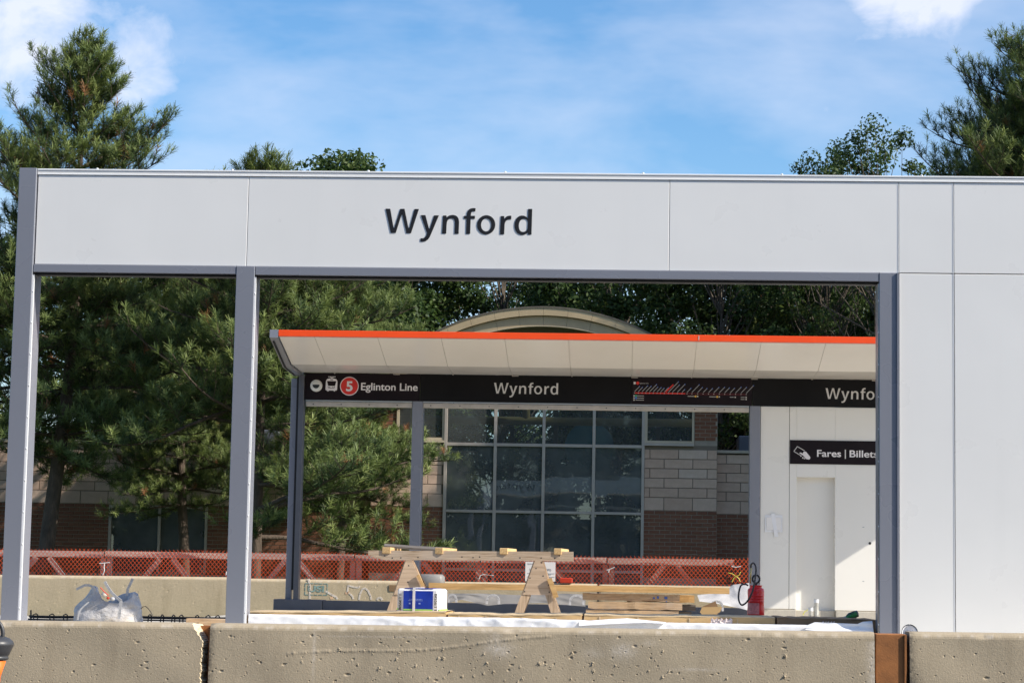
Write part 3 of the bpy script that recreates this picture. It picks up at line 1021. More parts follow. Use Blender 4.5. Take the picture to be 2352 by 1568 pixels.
# glass pane left in the first bay, only its lower part catches light
# walls
zt = 3.872
bx('wall_panel', 'cream_panel', rs, 1.766, 2.138, YR, YR + 0.05, 1.252, zt, 0.003)
bx('wall_panel', 'cream_panel', rs, 2.144, 2.236, YR, YR + 0.05, 1.252, zt, 0.003)
bx('wall_panel', 'cream_panel', rs, 2.2365, 2.732, YR, YR + 0.05, 2.958, zt)
bx('wall_panel', 'cream_panel', rs, 2.7325, XE, YR, YR + 0.05, 1.246, zt, 0.003)
bx('recess_back', 'cream_panel', rs, 2.2, 2.75, YR + 0.14, YR + 0.16, 1.2, 3.0)
bx('recess_reveal', 'cream_panel', rs, 2.222, 2.236, YR + 0.051, YR + 0.14, 1.25, 2.97)
bx('recess_reveal', 'cream_panel', rs, 2.733, 2.745, YR + 0.051, YR + 0.14, 1.25, 2.97)
bx('recess_reveal', 'cream_panel', rs, 2.237, 2.732, YR + 0.051, YR + 0.14, 2.960, 2.975)
bx('wall_joint', 'gap_dark', rs, 2.136, 2.146, YR + 0.02, YR + 0.06, 1.25, zt)
q = MB(); q.lathe([(0.018, -0.002), (0.018, 0.0)], (at(1998, 1247, YR).x, YR, at(1998, 1247, YR).z), 16, 'y'); q.build('lock_hole', 'gap_dark', rs)
for (u, v) in ((1983, 1210), (1983, 1334)):
    P = at(u, v, YR); bx('slot', 'print_grey', rs, P.x - 0.012, P.x + 0.012, YR - 0.002, YR + 0.001, P.z - 0.004, P.z + 0.004)
fs_ = bx('fare_sign', 'sign_plum', rs, 2.146, 4.7, YR - 0.012, YR - 0.001, 3.127, 3.436)
fs_['label'] = 'dark fares sign with card-in-hand pictogram on the white wall'
yf = YR - 0.015
text('lettering', 'Fares', 'letter_bright', fs_, 2.497, 2.808, 3.226, 0.086, yf, ref='E', bold=0.016)
bx('divider', 'letter_white', fs_, 2.856, 2.870, yf, yf + 0.003, 3.203, 3.322)
text('lettering', 'Billets', 'letter_bright', fs_, 2.918, 3.285, 3.226, 0.086, yf, ref='E', bold=0.016)
p = MB()
def fp(u, v):
    return (2.146 + (u - 125) * 0.000550, yf + 0.001, 3.437 - (v - 110) * 0.000550)
for a, b in (((217, 378), (300, 262)), ((300, 262), (470, 362)), ((217, 378), (370, 468))):
    p.bar(fp(*a), fp(*b), 0.009, 0.002)
p.build('card_outline', 'letter_white', fs_)
p = MB()
p.prism([(fp(u, v)[0], fp(u, v)[2]) for u, v in ((430, 412), (448, 385), (480, 376), (505, 385), (600, 500), (606, 530), (590, 560), (560, 568), (500, 552), (440, 480), (352, 424), (355, 405), (378, 402), (430, 430))][::-1], yf - 0.001, yf + 0.002)
for cx_, cy_, r_ in ((384, 484, 17), (430, 528, 18), (466, 546, 14)):
    P = fp(cx_, cy_); p.lathe([(r_ * 0.00055, -0.002), (r_ * 0.00055, 0.001)], P, 12, 'y')
p.build('hand', 'letter_bright', fs_)
# base plates and concrete kerb
bx('base_channel', 'grey_metal_dark', rs, -4.555, -3.92, YR - 0.10, YR + 0.3, PLAT, 1.258, 0.006)
bx('base_channel', 'grey_metal_dark', rs, -3.918, 1.62, YR - 0.06, YR + 0.3, PLAT, 1.250, 0.004)
bx('kerb', 'concrete_pad', rs, 1.63, 2.232, YR - 0.03, YR + 0.3, PLAT, 1.242, 0.006)
bx('kerb', 'concrete_pad', rs, 2.236, 2.74, YR + 0.06, YR + 0.3, PLAT, 1.238, 0.006)
bx('kerb', 'concrete_pad', rs, 2.744, XE, YR - 0.03, YR + 0.3, PLAT, 1.236, 0.006)
# back of the far shelter (seen mirrored in the dark windows)
bp_ = bx('back_panel', 'white_panel', rs, -4.38, XE, 28.75, 28.80, 4.30, 4.80, 0.004)
wynford('letter_dark', bp_, -4.25, -2.95, 4.46, 28.804, 1)

dm = MB(); dm.lathe([(0.080, 0.0), (0.080, -0.022), (0.070, -0.034), (0.040, -0.040)], (-4.079, YR - 0.021, 4.060), 32, 'y')
dome = dm.build('dome_camera', 'dome_white', None, True, origin=(-4.079, YR - 0.021, 4.06))
tag(dome, 'round white security camera with dark half-moon lens on the black line sign', 'camera')
q = MB()
q.prism([(-4.079 + 0.046 * math.cos(t), 4.072 + 0.046 * math.sin(t) * 1.1) for t in np.linspace(math.pi, 2 * math.pi, 12)], YR - 0.066, YR - 0.050)
q.build('lens_window', 'dome_glass', dome)

# paper notice taped to the wall
P0, P1 = at(1757, 1182, YR), at(1797, 1222, YR)
pn = MB()
N = 8
vs_, fs2 = [], []
for i in range(N + 1):
    for j in range(N + 1):
        u, v = i / N, j / N
        vs_.append((P0.x + (P1.x - P0.x) * u, YR - 0.004 - 0.006 * abs(math.sin(3 * u + 2 * v)), P0.z + (P1.z - P0.z) * v))
for i in range(N):
    for j in range(N):
        fs2.append((i * (N + 1) + j, (i + 1) * (N + 1) + j, (i + 1) * (N + 1) + j + 1, i * (N + 1) + j + 1))
pn.add(vs_, fs2)
no = pn.build('paper_notice', 'paper_white', None, origin=(P0.x, YR - 0.004, P1.z))
tag(no, 'crumpled plastic-sleeved paper notice taped to the white wall', 'notice')
no.data.materials[0] = MATS['plastic_white']
q = MB(); q.box(P0.x + 0.02, P1.x - 0.02, YR - 0.016, YR - 0.012, P1.z + 0.03, P0.z - 0.03); q.build('sheet', 'paper_white', no)
q = MB(); q.bar((P0.x + 0.10, YR - 0.014, P0.z + 0.02), (P0.x + 0.15, YR - 0.018, P1.z - 0.06), 0.05, 0.003); q.build('tape', 'plastic_white', no)

# ------------------------------------------------------------------ concrete barriers
def barrier(name, label, x0, x1, y, top, slope, hgt, mat_, detail=0.0, endcut=None, thick=0.24, zmin=None, seedv=1, group=None, mid=0.0, pit=1.0):
    """concrete barrier; the front face is a fine grid so pits, lumps and chips are real. endcut(z) moves the right end."""
    g = np.random.default_rng(seedv)
    zlow = zmin if zmin is not None else top - hgt
    step = detail if detail else 0.25
    nx = max(2, int((x1 - x0) / step))
    ztop = top - 0.045
    nz = max(2, int((ztop - zlow) / step))
    us = np.linspace(0, 1, nx + 1)
    zs_ = np.concatenate([np.linspace(zlow, ztop, nz + 1), ztop + 0.045 * np.array([0.35, 0.65, 0.87, 1.0])])
    U, Z = np.meshgrid(us, zs_, indexing='ij')
    end = np.array([endcut(z) if endcut else x1 for z in zs_])
    X = x0 + U * (end[None, :] - x0)
    Yv = np.full_like(X, y) + (Z - zlow) * 0.05
    # rounded shoulder
    t = np.clip((Z - ztop) / 0.045, 0, 1)
    Yv += 0.055 * (1 - np.sqrt(np.clip(1 - t ** 2, 0, 1)))
    if detail:
        # gentle waviness and holes
        for k in range(6):
            Yv += 0.0012 * pit ** 2 * np.sin(X * g.uniform(2, 9) + Z * g.uniform(3, 12) + g.uniform(0, 6))
        area = (x1 - x0) * (ztop - zlow)
        for k in range(int(area * 140)):
            cx_, cz_ = g.uniform(x0, x1), g.uniform(zlow, ztop - 0.01)
            r_ = 0.0026 + 0.0070 * g.random() ** 7
            ex = g.uniform(0.8, 2.3)
            i0, i1 = np.searchsorted(us, [(cx_ - 0.05 - x0) / (x1 - x0), (cx_ + 0.05 - x0) / (x1 - x0)])
            sl_ = slice(max(i0, 0), i1 + 1)
            d2 = ((X[sl_] - cx_) / ex) ** 2 + (Z[sl_] - cz_) ** 2
            Yv[sl_] += pit * (0.0040 + 0.5 * r_) * np.exp(-(d2 / r_ ** 2) ** 2)
        if mid:
            for k in range(int(area * mid)):
                cx_ = g.normal((x0 + x1) / 2 - 0.1, 0.8)
                cz_ = zlow + (ztop - zlow) * g.uniform(0.0, 0.85) ** 1.3
                if not (x0 + 0.1 < cx_ < x1 - 0.1):
                    continue
                r_ = g.uniform(0.004, 0.010)
                i0, i1 = np.searchsorted(us, [(cx_ - 0.08 - x0) / (x1 - x0), (cx_ + 0.08 - x0) / (x1 - x0)])
                sl_ = slice(max(i0, 0), i1 + 1)
                d2 = (X[sl_] - cx_) ** 2 + ((Z[sl_] - cz_) / 1.3) ** 2
                rough_ = np.clip(g.normal(0.9, 0.8, X[sl_].shape), -0.3, 2.4)
                Yv[sl_] -= (0.5 * r_ + 0.003) * np.exp(-d2 / r_ ** 2) * rough_
            # scoured line running up to the right
            for k in range(90):
                s_ = k / 90
                cx_, cz_ = x0 + 0.6 + 2.0 * s_, ztop - 0.17 + 0.15 * s_ ** 1.6 + 0.012 * math.sin(9 * s_)
                i0, i1 = np.searchsorted(us, [(cx_ - 0.04 - x0) / (x1 - x0), (cx_ + 0.04 - x0) / (x1 - x0)])
                sl_ = slice(max(i0, 0), i1 + 1)
                d2 = (X[sl_] - cx_) ** 2 + (Z[sl_] - cz_) ** 2
                Yv[sl_] -= g.uniform(0.001, 0.005) * np.exp(-d2 / 0.012 ** 2)
        Yv += g.normal(0, 0.00028, Yv.shape)
        # chipped arris
        arr = np.exp(-((Z - ztop - 0.02) / 0.016) ** 2)
        ch = np.interp(X[:, 0], np.linspace(x0, x1, 60), np.clip(g.normal(-0.9, 0.8, 60), 0, 0.8))
        Yv += arr * ch[:, None] * 0.012
        Z = Z - arr * ch[:, None] * 0.004
    SC, SO = np.zeros_like(X), np.zeros_like(X)
    if mid:
        for cx_, cz_, rx, rz_, a_ in ((-0.93, 1.06, 0.10, 0.055, 1.0), (-0.96, 1.14, 0.05, 0.05, 0.6), (0.0, 1.06, 0.085, 0.055, 1.0), (-0.22, 1.04, 0.08, 0.04, 0.45), (0.55, 0.93, 0.16, 0.012, 0.6), (0.20, 1.12, 0.06, 0.025, 0.4), (-2.33, 1.02, 0.012, 0.2, 0.7), (-1.9, 1.14, 0.5, 0.006, 0.5)):
            SC = np.maximum(SC, a_ * np.exp(-(((X - cx_) / rx) ** 2 + ((Z - cz_) / rz_) ** 2)))
        SC = np.maximum(SC, 0.9 * np.exp(-((X - x1) / 0.05) ** 2) * (Z < ztop - 0.02))
    if detail and x0 > -4:
        SO = np.exp(-((X - x0) / (0.035 + 0.09 * np.clip((1.02 - Z) / 0.4, 0, 1) * (x0 > 0))) ** 2) * 0.9
    if detail:
        SC = np.maximum(SC, 0.75 * np.exp(-((Z - ztop - 0.02) / 0.012) ** 2) * np.clip(np.interp(X, np.linspace(x0, x1, 160), g.normal(0, 1, 160)), 0, 1))
    global LAST_ATTR
    LAST_ATTR = (SC.ravel(), SO.ravel())
    Z = Z + slope * (X - (x0 + x1) / 2)
    nV = U.shape
    V = np.stack([X, Yv, Z], -1).reshape(-1, 3)
    w_ = nV[1]
    ii, jj = np.meshgrid(np.arange(nV[0] - 1), np.arange(w_ - 1), indexing='ij')
    a = (ii * w_ + jj).ravel()
    F = np.stack([a, a + w_, a + w_ + 1, a + 1], 1)
    # back, ends, top
    mbk = MB()
    V2 = [tuple(v) for v in V]
    Fl = [tuple(f) for f in F]
    base = len(V2)
    yb = y + thick + 0.06
    # top strip to the back edge
    topi = [i * w_ + w_ - 1 for i in range(nV[0])]
    for i in topi:
        V2.append((V2[i][0], yb, V2[i][2]))
    for k in range(len(topi) - 1):
        Fl.append((topi[k], topi[k + 1], base + k + 1, base + k))
    b2 = len(V2)
    V2 += [(V2[topi[0]][0], yb + 0.03, zlow), (V2[topi[-1]][0], yb + 0.03, zlow)]
    Fl.append((base, base + len(topi) - 1, b2 + 1, b2))
    # left end
    left = list(range(w_))
    Fl.append(tuple([b2] + left[::1] + [base]))
    return V2, Fl, [(nV[0] - 1) * w_ + j for j in range(w_)], base + len(topi) - 1, b2 + 1


def finish_barrier(name, label, cat, V2, Fl, rend, tb, bb, mat_, broken=0.0, group=None, seedv=3):
    g = np.random.default_rng(seedv)
    nb = len(Fl)
    if broken:
        # broken end: a rough lit face stepping back to the right
        rows = []
        for k in range(1, 5):
            row = []
            for i in rend:
                x, y, z = V2[i]
                V2.append((x + broken * k / 4 * (0.6 + 0.5 * g.random()), y + 0.05 * k + 0.012 * g.random(), z - 0.003 * k))
                row.append(len(V2) - 1)
            rows.append(row)
        prev = rend
        for row in rows:
            for j in range(len(row) - 1):
                Fl.append((prev[j], row[j], row[j + 1], prev[j + 1]))
            prev = row
        Fl.append(tuple(prev[::-1] + [bb, tb][::-1]))
    else:
        Fl.append(tuple(rend[::-1] + [bb, tb][::-1]))
    xs = [v[0] for v in V2]
    o = Vector(((min(xs) + max(xs)) / 2, min(v[1] for v in V2), min(v[2] for v in V2)))
    me = bpy.data.meshes.new(name)
    me.from_pydata([Vector(v) - o for v in V2], [], Fl)
    me.materials.append(MATS[mat_])
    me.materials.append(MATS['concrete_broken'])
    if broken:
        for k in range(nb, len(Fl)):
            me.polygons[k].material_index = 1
    for an, av in zip(('scuff', 'soot'), LAST_ATTR):
        full = np.zeros(len(V2), np.float32)
        full[:len(av)] = av
        me.attributes.new(an, 'FLOAT', 'POINT').data.foreach_set('value', full)
    me.update()
    ob = put(name, me, None, o)
    tag(ob, label, cat, group)
    return ob


YB = 16.5
def cut_left(z):
    # broken right end of the left barrier, measured down the face
    return float(np.interp(z, [0.0, 0.95, 1.04, 1.08, 1.12, 1.16, 1.20, 1.26], [-3.185, -3.190, -3.183, -3.20, -3.225, -3.262, -3.27, -3.28]) + 0.004 * math.sin(z * 61) + 0.0035 * math.sin(z * 173 + 1) + 0.002 * math.sin(z * 397))
DET = 0.0062
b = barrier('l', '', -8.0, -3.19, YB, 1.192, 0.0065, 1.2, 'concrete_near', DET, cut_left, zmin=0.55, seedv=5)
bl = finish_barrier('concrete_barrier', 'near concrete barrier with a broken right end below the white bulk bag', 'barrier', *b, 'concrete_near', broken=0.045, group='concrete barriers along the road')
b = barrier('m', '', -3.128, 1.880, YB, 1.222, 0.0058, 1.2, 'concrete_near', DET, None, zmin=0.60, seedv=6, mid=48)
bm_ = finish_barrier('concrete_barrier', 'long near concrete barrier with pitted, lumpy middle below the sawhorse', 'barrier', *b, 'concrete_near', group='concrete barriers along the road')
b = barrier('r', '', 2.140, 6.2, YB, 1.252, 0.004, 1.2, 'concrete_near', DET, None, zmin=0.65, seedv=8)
br_ = finish_barrier('concrete_barrier', 'near concrete barrier at right, beyond the rusty joint plate', 'barrier', *b, 'concrete_near', group='concrete barriers along the road')
for o in (bl, bm_, br_):      # the lower body down to the road
    q = MB()
    xs = [v.co.x for v in o.data.vertices]
    L = wloc(o)
    q.prismx([(L.y - 0.002, L.z + 0.0), (L.y - 0.06, 0.30), (L.y - 0.16, 0.0), (L.y + 0.46, 0.0), (L.y + 0.36, 0.30), (L.y + 0.33, L.z)], L.x + min(xs), L.x + max(xs) - (0.06 if o is bl else 0))
    q.build('foot', 'concrete_near', o)
# dark sooty arris stains
q = MB(); q.box(-3.1275, -3.1285, YB + 0.03, YB + 0.3, 0.62, 1.15); q.build('soot_stain', 'soot', bm_)
# rusty joint steel
jp = MB(); jp.bevbox(1.888, 2.118, YB + 0.035, YB + 0.30, 0.30, 1.226, 0.006)
o = jp.build('joint_plate', 'rust', None, origin=(2.0, YB + 0.1, 0.3)); tag(o, 'rust-brown steel plate filling the gap between two near barriers', 'plate')
q = MB(); q.box(2.102, 2.118, YB + 0.02, YB + 0.034, 0.30, 1.224); q.build('flange', 'rust', o)
jp = MB(); jp.box(-3.30, -3.135, YB + 0.20, YB + 0.225, 0.30, 1.185)
jp.box(-3.30, -3.135, YB + 0.225, YB + 0.40, 1.165, 1.185)
jp.box(-3.152, -3.138, YB + 0.10, YB + 0.20, 0.30, 1.18)
o = jp.build('joint_bracket', 'rust', None, origin=(-3.2, YB + 0.2, 0.3)); tag(o, 'rusty steel bracket seen in the gap at the broken barrier end', 'bracket')

# far barriers
YBF = 31.0
segs = [(-13.0, -5.36, 'sunlit tan barrier behind the white bulk bag, under the orange net', 1.497, 0.0075, 31),
        (-5.33, -0.37, 'far concrete barrier with stencilled box mark and white scrawl', 1.517, 0.003, 32),
        (-0.34, 4.5, 'far concrete barrier behind the lumber stack and red sprayer', 1.524, 0.003, 33)]
fb = []
for x0_, x1_, lb, tp_, slp, sd in segs:
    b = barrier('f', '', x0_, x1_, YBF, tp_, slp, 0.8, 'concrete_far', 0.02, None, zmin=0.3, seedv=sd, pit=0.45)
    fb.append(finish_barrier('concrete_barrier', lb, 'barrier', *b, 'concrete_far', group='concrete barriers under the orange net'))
# stencil and scrawl on the second one
yb = YBF + 0.0505
A, Bq = at(699, 1338, YBF), at(751, 1367, YBF)
x0_, x1_, z1_, z0_ = A.x, Bq.x, A.z, Bq.z
q = MB()
for k in range(5):
    a = x0_ + (x1_ - x0_) * (k / 5 + 0.02); b = a + (x1_ - x0_) * 0.15
    q.box(a, b, yb, yb + 0.02, z1_ - 0.012, z1_); q.box(a, b, yb, yb + 0.02, z0_, z0_ + 0.012)
for k in range(3):
    a = z0_ + (z1_ - z0_) * (k / 3 + 0.03); b = a + (z1_ - z0_) * 0.26
    q.box(x0_, x0_ + 0.012, yb, yb + 0.02, a, b); q.box(x1_ - 0.012, x1_, yb, yb + 0.02, a, b)
q.build('stencil_box', 'teal_paint', fb[1])
text('stencil_letters', 'USI', 'teal_paint', fb[1], x0_ + 0.045, x1_ - 0.05, z0_ + 0.05, 0.085, yb, ref='E', bold=0.035, depth=0.01)
def scr(pts, r_, mt='spray_paint'):
    q = MB()
    P = [at(1100 / 1.7415 + u / 4.704 / 1.7415, 2250 / 1.7415 + v / 4.704 / 1.7415, YBF) for u, v in pts]
    for a, b in zip(P[:-1], P[1:]):
        a, b = Vector((a.x, yb + 0.008, a.z)), Vector((b.x, yb + 0.008, b.z))
        q.bar(a - (b - a) * 0.06, b + (b - a) * 0.06, r_, 0.016)
    q.build('paint_scrawl', mt, fb[1])
scr([(618, 305), (640, 400), (650, 520), (645, 670)], 0.030)
scr([(948, 535), (1060, 600), (1140, 640), (1170, 680)], 0.028)
scr([(1590, 440), (1560, 465), (1480, 455), (1370, 425), (1350, 560), (1400, 580), (1450, 630), (1465, 680)], 0.024)
scr([(1575, 690), (1590, 590), (1640, 490), (1690, 475), (1740, 520), (1790, 620), (1800, 690)], 0.026)
scr([(1915, 700), (1930, 665), (1965, 650), (1995, 665), (2010, 700)], 0.03)
scr([(1345, 545), (1350, 585)], 0.05, 'spray_orange')
scr([(1050, 640), (1060, 680)], 0.04, 'spray_orange')
P = at(901.5, 1350, YBF)
for o_ in fb[1].children:      # lean the paint with the battered face
    if o_.name.startswith(('stencil', 'paint')):
        zo = wloc(fb[1]).z
        for v_ in o_.data.vertices:
            v_.co.y += (v_.co.z + zo - 1.38) * 0.05
q = MB(); q.box(P.x - 0.055, P.x + 0.055, YBF + 0.045, YBF + 0.07, P.z - 0.045, P.z + 0.045); q.build('lifting_slot', 'cardboard_dark', fb[1])

# ------------------------------------------------------------------ timber trestles and orange net behind the far barriers
YN = 31.55
mod = 1.83
xs0 = at(240, 1280, YN).x
tl = [('weathered timber trestle rail at far left behind the orange net', -1), ('timber trestle rail behind the net, just right of the white bulk bag tie', 0),
      ('timber trestle rail behind the net, beside the dark double post', 1), ('timber trestle rail behind the net, left of the sawhorse', 2),
      ('timber trestle rail behind the net, under the sawhorse beam', 3), ('timber trestle rail behind the net, above the lumber stack', 4)]
def ztop_at(x):
    return 1.885 + 0.0045 * (x + 4)
for lb, k in tl:
    xa, xb = xs0 + k * mod, xs0 + (k + 1) * mod
    t = thing('timber_trestle', lb, 'trestle', ((xa + xb) / 2, YN, 0.9), 'timber trestles behind the orange net')
    za, zb = ztop_at(xa), ztop_at(xb)
    m = MB(); m.bar((xa + 0.01, YN, za - 0.045 + random.uniform(-.008, .008)), (xb - 0.01, YN, zb - 0.045 + random.uniform(-.008, .008)), 0.088, 0.04, (0, 1, 0)); m.build('rail', 'fence_timber', t)
    for dx in (0.035, -0.055) if k not in (1,) else (0.03,):
        m = MB(); m.bar((xa + dx + 0.03, YN + 0.045, 0.9), (xa + dx + 0.03, YN + 0.045, za - 0.095), 0.075, 0.04, (0, 1, 0)); m.build('post', 'fence_timber', t)
    xm, zm = (xa + xb) / 2, (za + zb) / 2
    for s_ in (-1, 1):
        m = MB(); m.bar((xm + s_ * 0.09, YN + 0.0, zm - 0.10), (xm + s_ * 0.68, YN + 0.0, zm - 0.82), 0.075, 0.036, (0, 1, 0)); m.build('brace', 'fence_timber', t)

net = MB()
xa, xb = -10.4, 2.0
pitch, zlow = 0.060, 1.42
def npos(x, z):
    return (x, YN - 0.06 - 0.015 * math.sin(x * 2.1) - 0.01 * math.sin(x * 5.3 + z * 4), z)
k = 0
x = xa
H = 0.50
def ribbon(pts, wd):
    vs_, fs_n = [], []
    for i, p in enumerate(pts):
        x_, y_, z_ = p
        vs_ += [(x_, y_ - 0.003, z_ + wd), (x_, y_ - 0.003, z_ - wd), (x_, y_ + 0.005, z_)]
    for i in range(len(pts) - 1):
        a = i * 3
        fs_n += [(a, a + 1, a + 4, a + 3), (a + 1, a + 2, a + 5, a + 4), (a + 2, a, a + 3, a + 5)]
    net.add(vs_, fs_n)
while x < xb:
    for s_ in (-1, 1):
        top = ztop_at(x) + 0.018 + 0.012 * math.sin(x * 3.7)
        xt = x if s_ > 0 else x + H * 0.86
        P = []
        for i in range(6):
            z = zlow + (top - zlow) * i / 5
            xx = (x + s_ * 0.86 * (z - zlow)) if s_ > 0 else (x + 0.43 - 0.86 * (z - zlow))
            P.append(npos(xx, z))
        # double-thickness strands, as knitted net
        ribbon(P, 0.0056 + 0.0010 * math.sin(x * 1.7))
    x += pitch
no_ = net.build('safety_net', 'net_orange', None, origin=(-4, YN, 0.9))
tag(no_, 'orange diamond-mesh safety net stretched along the timber trestles', 'net')

# ties and odds and ends on the net
def tie(pts, mt, lb, nm='cable_tie', r_=0.006):
    q = MB(); P = [at(u, v, YN - 0.10) for u, v in pts]; q.tube(P, r_, 5)
    o = q.build(nm, mt, None, origin=P[0]); tag(o, lb, 'tie', 'ties on the orange net')
tie([(228, 1293), (238, 1292.5), (252, 1291)], 'white_tie', 'white cord knotted round the post above the bulk bag')
tie([(240, 1293), (239, 1302), (240, 1310), (236, 1320)], 'white_tie', 'white cord end hanging below the knot above the bulk bag')
tie([(1100, 1329), (1103, 1321), (1110, 1318.5), (1134, 1321)], 'white_tie', 'white cable tie round the post left of the sawhorse leg')
tie([(1393, 1309), (1402, 1306), (1412, 1302)], 'white_tie', 'white ribbon tied to the net above the lumber')
tie([(1399, 1306), (1398, 1314)], 'white_tie', 'short white ribbon end hanging above the lumber')
tie([(1680, 1300), (1690, 1302), (1702, 1300)], 'white_tie', 'white band round the post beside the sprayer hose')
tie([(1673, 1315), (1682, 1317), (1690, 1323), (1698, 1320), (1701, 1312)], 'yellow_tie', 'yellow cord looped on the post beside the sprayer')
tie([(1681, 1336), (1686, 1326), (1692, 1324), (1697, 1328), (1700, 1335)], 'yellow_tie', 'yellow cord arch on top of the far barrier beside the sprayer')
tie([(520, 1312), (519, 1320)], 'white_tie', 'white tie end beside the second grey post')

# tree protection sign
A, Bq = at(1207, 1289, YN - 0.2), at(1279, 1335, YN - 0.2)
sgn = bx('notice_sign', 'paper_white', None, A.x, at(1276, 1290, YN - .2).x, YN - 0.20, YN - 0.19, Bq.z, A.z)
tag(sgn, 'white tree protection sign with small print wired to the orange net', 'sign')
W_ = at(1276, 1290, YN - .2).x - A.x
yt = YN - 0.203
text('lettering', 'Tree Protection Zone (TPZ)', 'print_grey', sgn, A.x + 0.06, A.x + W_ - 0.06, A.z - 0.125, 0.026, yt, ref='E')
text('small_print', 'City tree protection notice', 'print_grey', sgn, A.x + 0.03, A.x + 0.20, A.z - 0.035, 0.012, yt, ref='E')
q = MB()
for i, (z_, a, b) in enumerate(((0.165, .03, .42), (0.18, .08, .37), (0.215, .03, .42), (0.23, .1, .35))):
    q.box(A.x + a, A.x + b, yt, yt + 0.002, A.z - z_ - 0.0035, A.z - z_ + 0.0035)
q.build('small_print', 'print_grey', sgn)
P = at(1300, 1328, YBF - 0.02)
q = MB(); q.bevbox(P.x - 0.09, P.x + 0.09, YBF + 0.02, YBF + 0.12, 1.527, 1.60, 0.008)
o = q.build('reflector_block', 'red_plastic', None, origin=(P.x, YBF + .05, 1.527)); tag(o, 'small red plastic block on top of the far barrier by the sawhorse', 'block')
P = at(993, 1336, 26)
q = MB(); q.bevbox(P.x - 0.17, P.x + 0.12, 26.0, 26.4, 1.45, 1.615, 0.03)
o = q.build('wrapped_bundle', 'bubble_wrap', None, True, origin=(P.x, 26, 1.45)); tag(o, 'pinkish plastic-wrapped bundle behind the sawhorse leg above the blue box', 'bundle')
o.data.materials[0] = MATS['plastic_grey']
q = MB(); q.box(P.x - 0.2, P.x + 0.15, 26.0, 26.45, PLAT, 1.45); q.build('pallet', 'wood_dull', o)

# ------------------------------------------------------------------ community building behind
YC = 50.0
bld = thing('community_building', 'low brick and stone building with barrel-arched roof and dark glazed front', 'building', (-2, YC, 0.9))
xl, xr = -5.84, 2.112
ZS0, ZS1 = 3.165, 4.565
ga, gb = -4.127, 0.416      # central glazing
# backing walls (mortar)
def backing(x0, x1, y, z0, z1, d=0.25):
    zs_ = ZS0 if y == YC else 3.12
    for a, b, mt in ((z0, min(z1, zs_), 'mortar'), (max(z0, zs_), min(z1, 4.66), 'stone_joint'), (max(z0, 4.66), z1, 'mortar')):
        if b - a > 0.01:
            bx('mortar_wall', mt, bld, x0, x1, y + 0.012, y + d, a, b)
backing(xl, ga - 0.02, YC, 0.9, 4.66)
backing(gb + 0.02, xr, YC, 0.9, 4.66)
backing(xl, -5.275, YC, 4.66, 6.2)
backing(1.585, xr, YC, 4.66, 6.2)
YL = 50.32
backing(-17, -11.99, YL, 0.9, 4.50)
backing(-11.99, -9.67, YL, 3.10, 4.50)
backing(-11.99, -9.67, YL, 0.9, 1.55)
backing(-9.67, xl - 0.001, YL, 0.9, 4.50)
YRW = 50.45
backing(xr + 0.001, 9, YRW, 0.9, 4.50)
# side returns of the central block
bx('side_wall', 'mortar', bld, xl, xl + 0.2, YC + 0.25, YC + 10, 0.9, 6.1)
bx('side_wall', 'mortar', bld, xr - 0.2, xr, YC + 0.25, YC + 10, 0.9, 4.7)
# stones
STW, STG = 0.655, 0.010
courses = [(3.165, 3.465)] + [(3.465 + 0.22 * k, 3.685 + 0.22 * k) for k in range(5)]
stone_cache = {}
def block(nm, mat_, x0, x1, y, z0, z1, b=0.006):
    key = (nm, mat_, round(x1 - x0, 3), round(z1 - z0, 3))
    if key not in stone_cache:
        mbk = MB(); w2, h2 = (x1 - x0) / 2, (z1 - z0) / 2
        mbk.add([(-w2, 0.02, -h2), (w2, 0.02, -h2), (w2, 0.02, h2), (-w2, 0.02, h2), (-w2 + b, 0, -h2 + b), (w2 - b, 0, -h2 + b), (w2 - b, 0, h2 - b), (-w2 + b, 0, h2 - b)],
                [(4, 5, 6, 7), (0, 1, 5, 4), (1, 2, 6, 5), (2, 3, 7, 6), (3, 0, 4, 7)])
        stone_cache[key] = mbk.mesh(nm, mat_)
    o = put(nm, stone_cache[key], bld, Vector(((x0 + x1) / 2, y + random.uniform(-0.002, 0.002), (z0 + z1) / 2)) - wloc(bld))
    return o
def stones(x0, x1, y, cs, off=0.0):
    for i, (z0, z1) in enumerate(cs):
        x = x0 - (STW * (0.5 if i % 2 else 0.0)) - off
        while x < x1:
            a, b = max(x, x0), min(x + STW, x1)
            if b - a > 0.06:
                block('stone', 'stone', a + STG / 2, b - STG / 2, y, z0 + STG / 2, z1 - STG / 2)
            x += STW
stones(xl, ga - 0.03, YC, courses)
stones(gb + 0.03, xr, YC, courses, 0.2)
stones(-15.0, xl - 0.002, YL, [(3.12, 3.42)] + [(3.42 + 0.215 * k, 3.635 + 0.215 * k) for k in range(5)], 0.3)
stones(xr + 0.002, 4.2, YRW, [(3.12, 3.42)] + [(3.42 + 0.215 * k, 3.635 + 0.215 * k) for k in range(5)], 0.1)
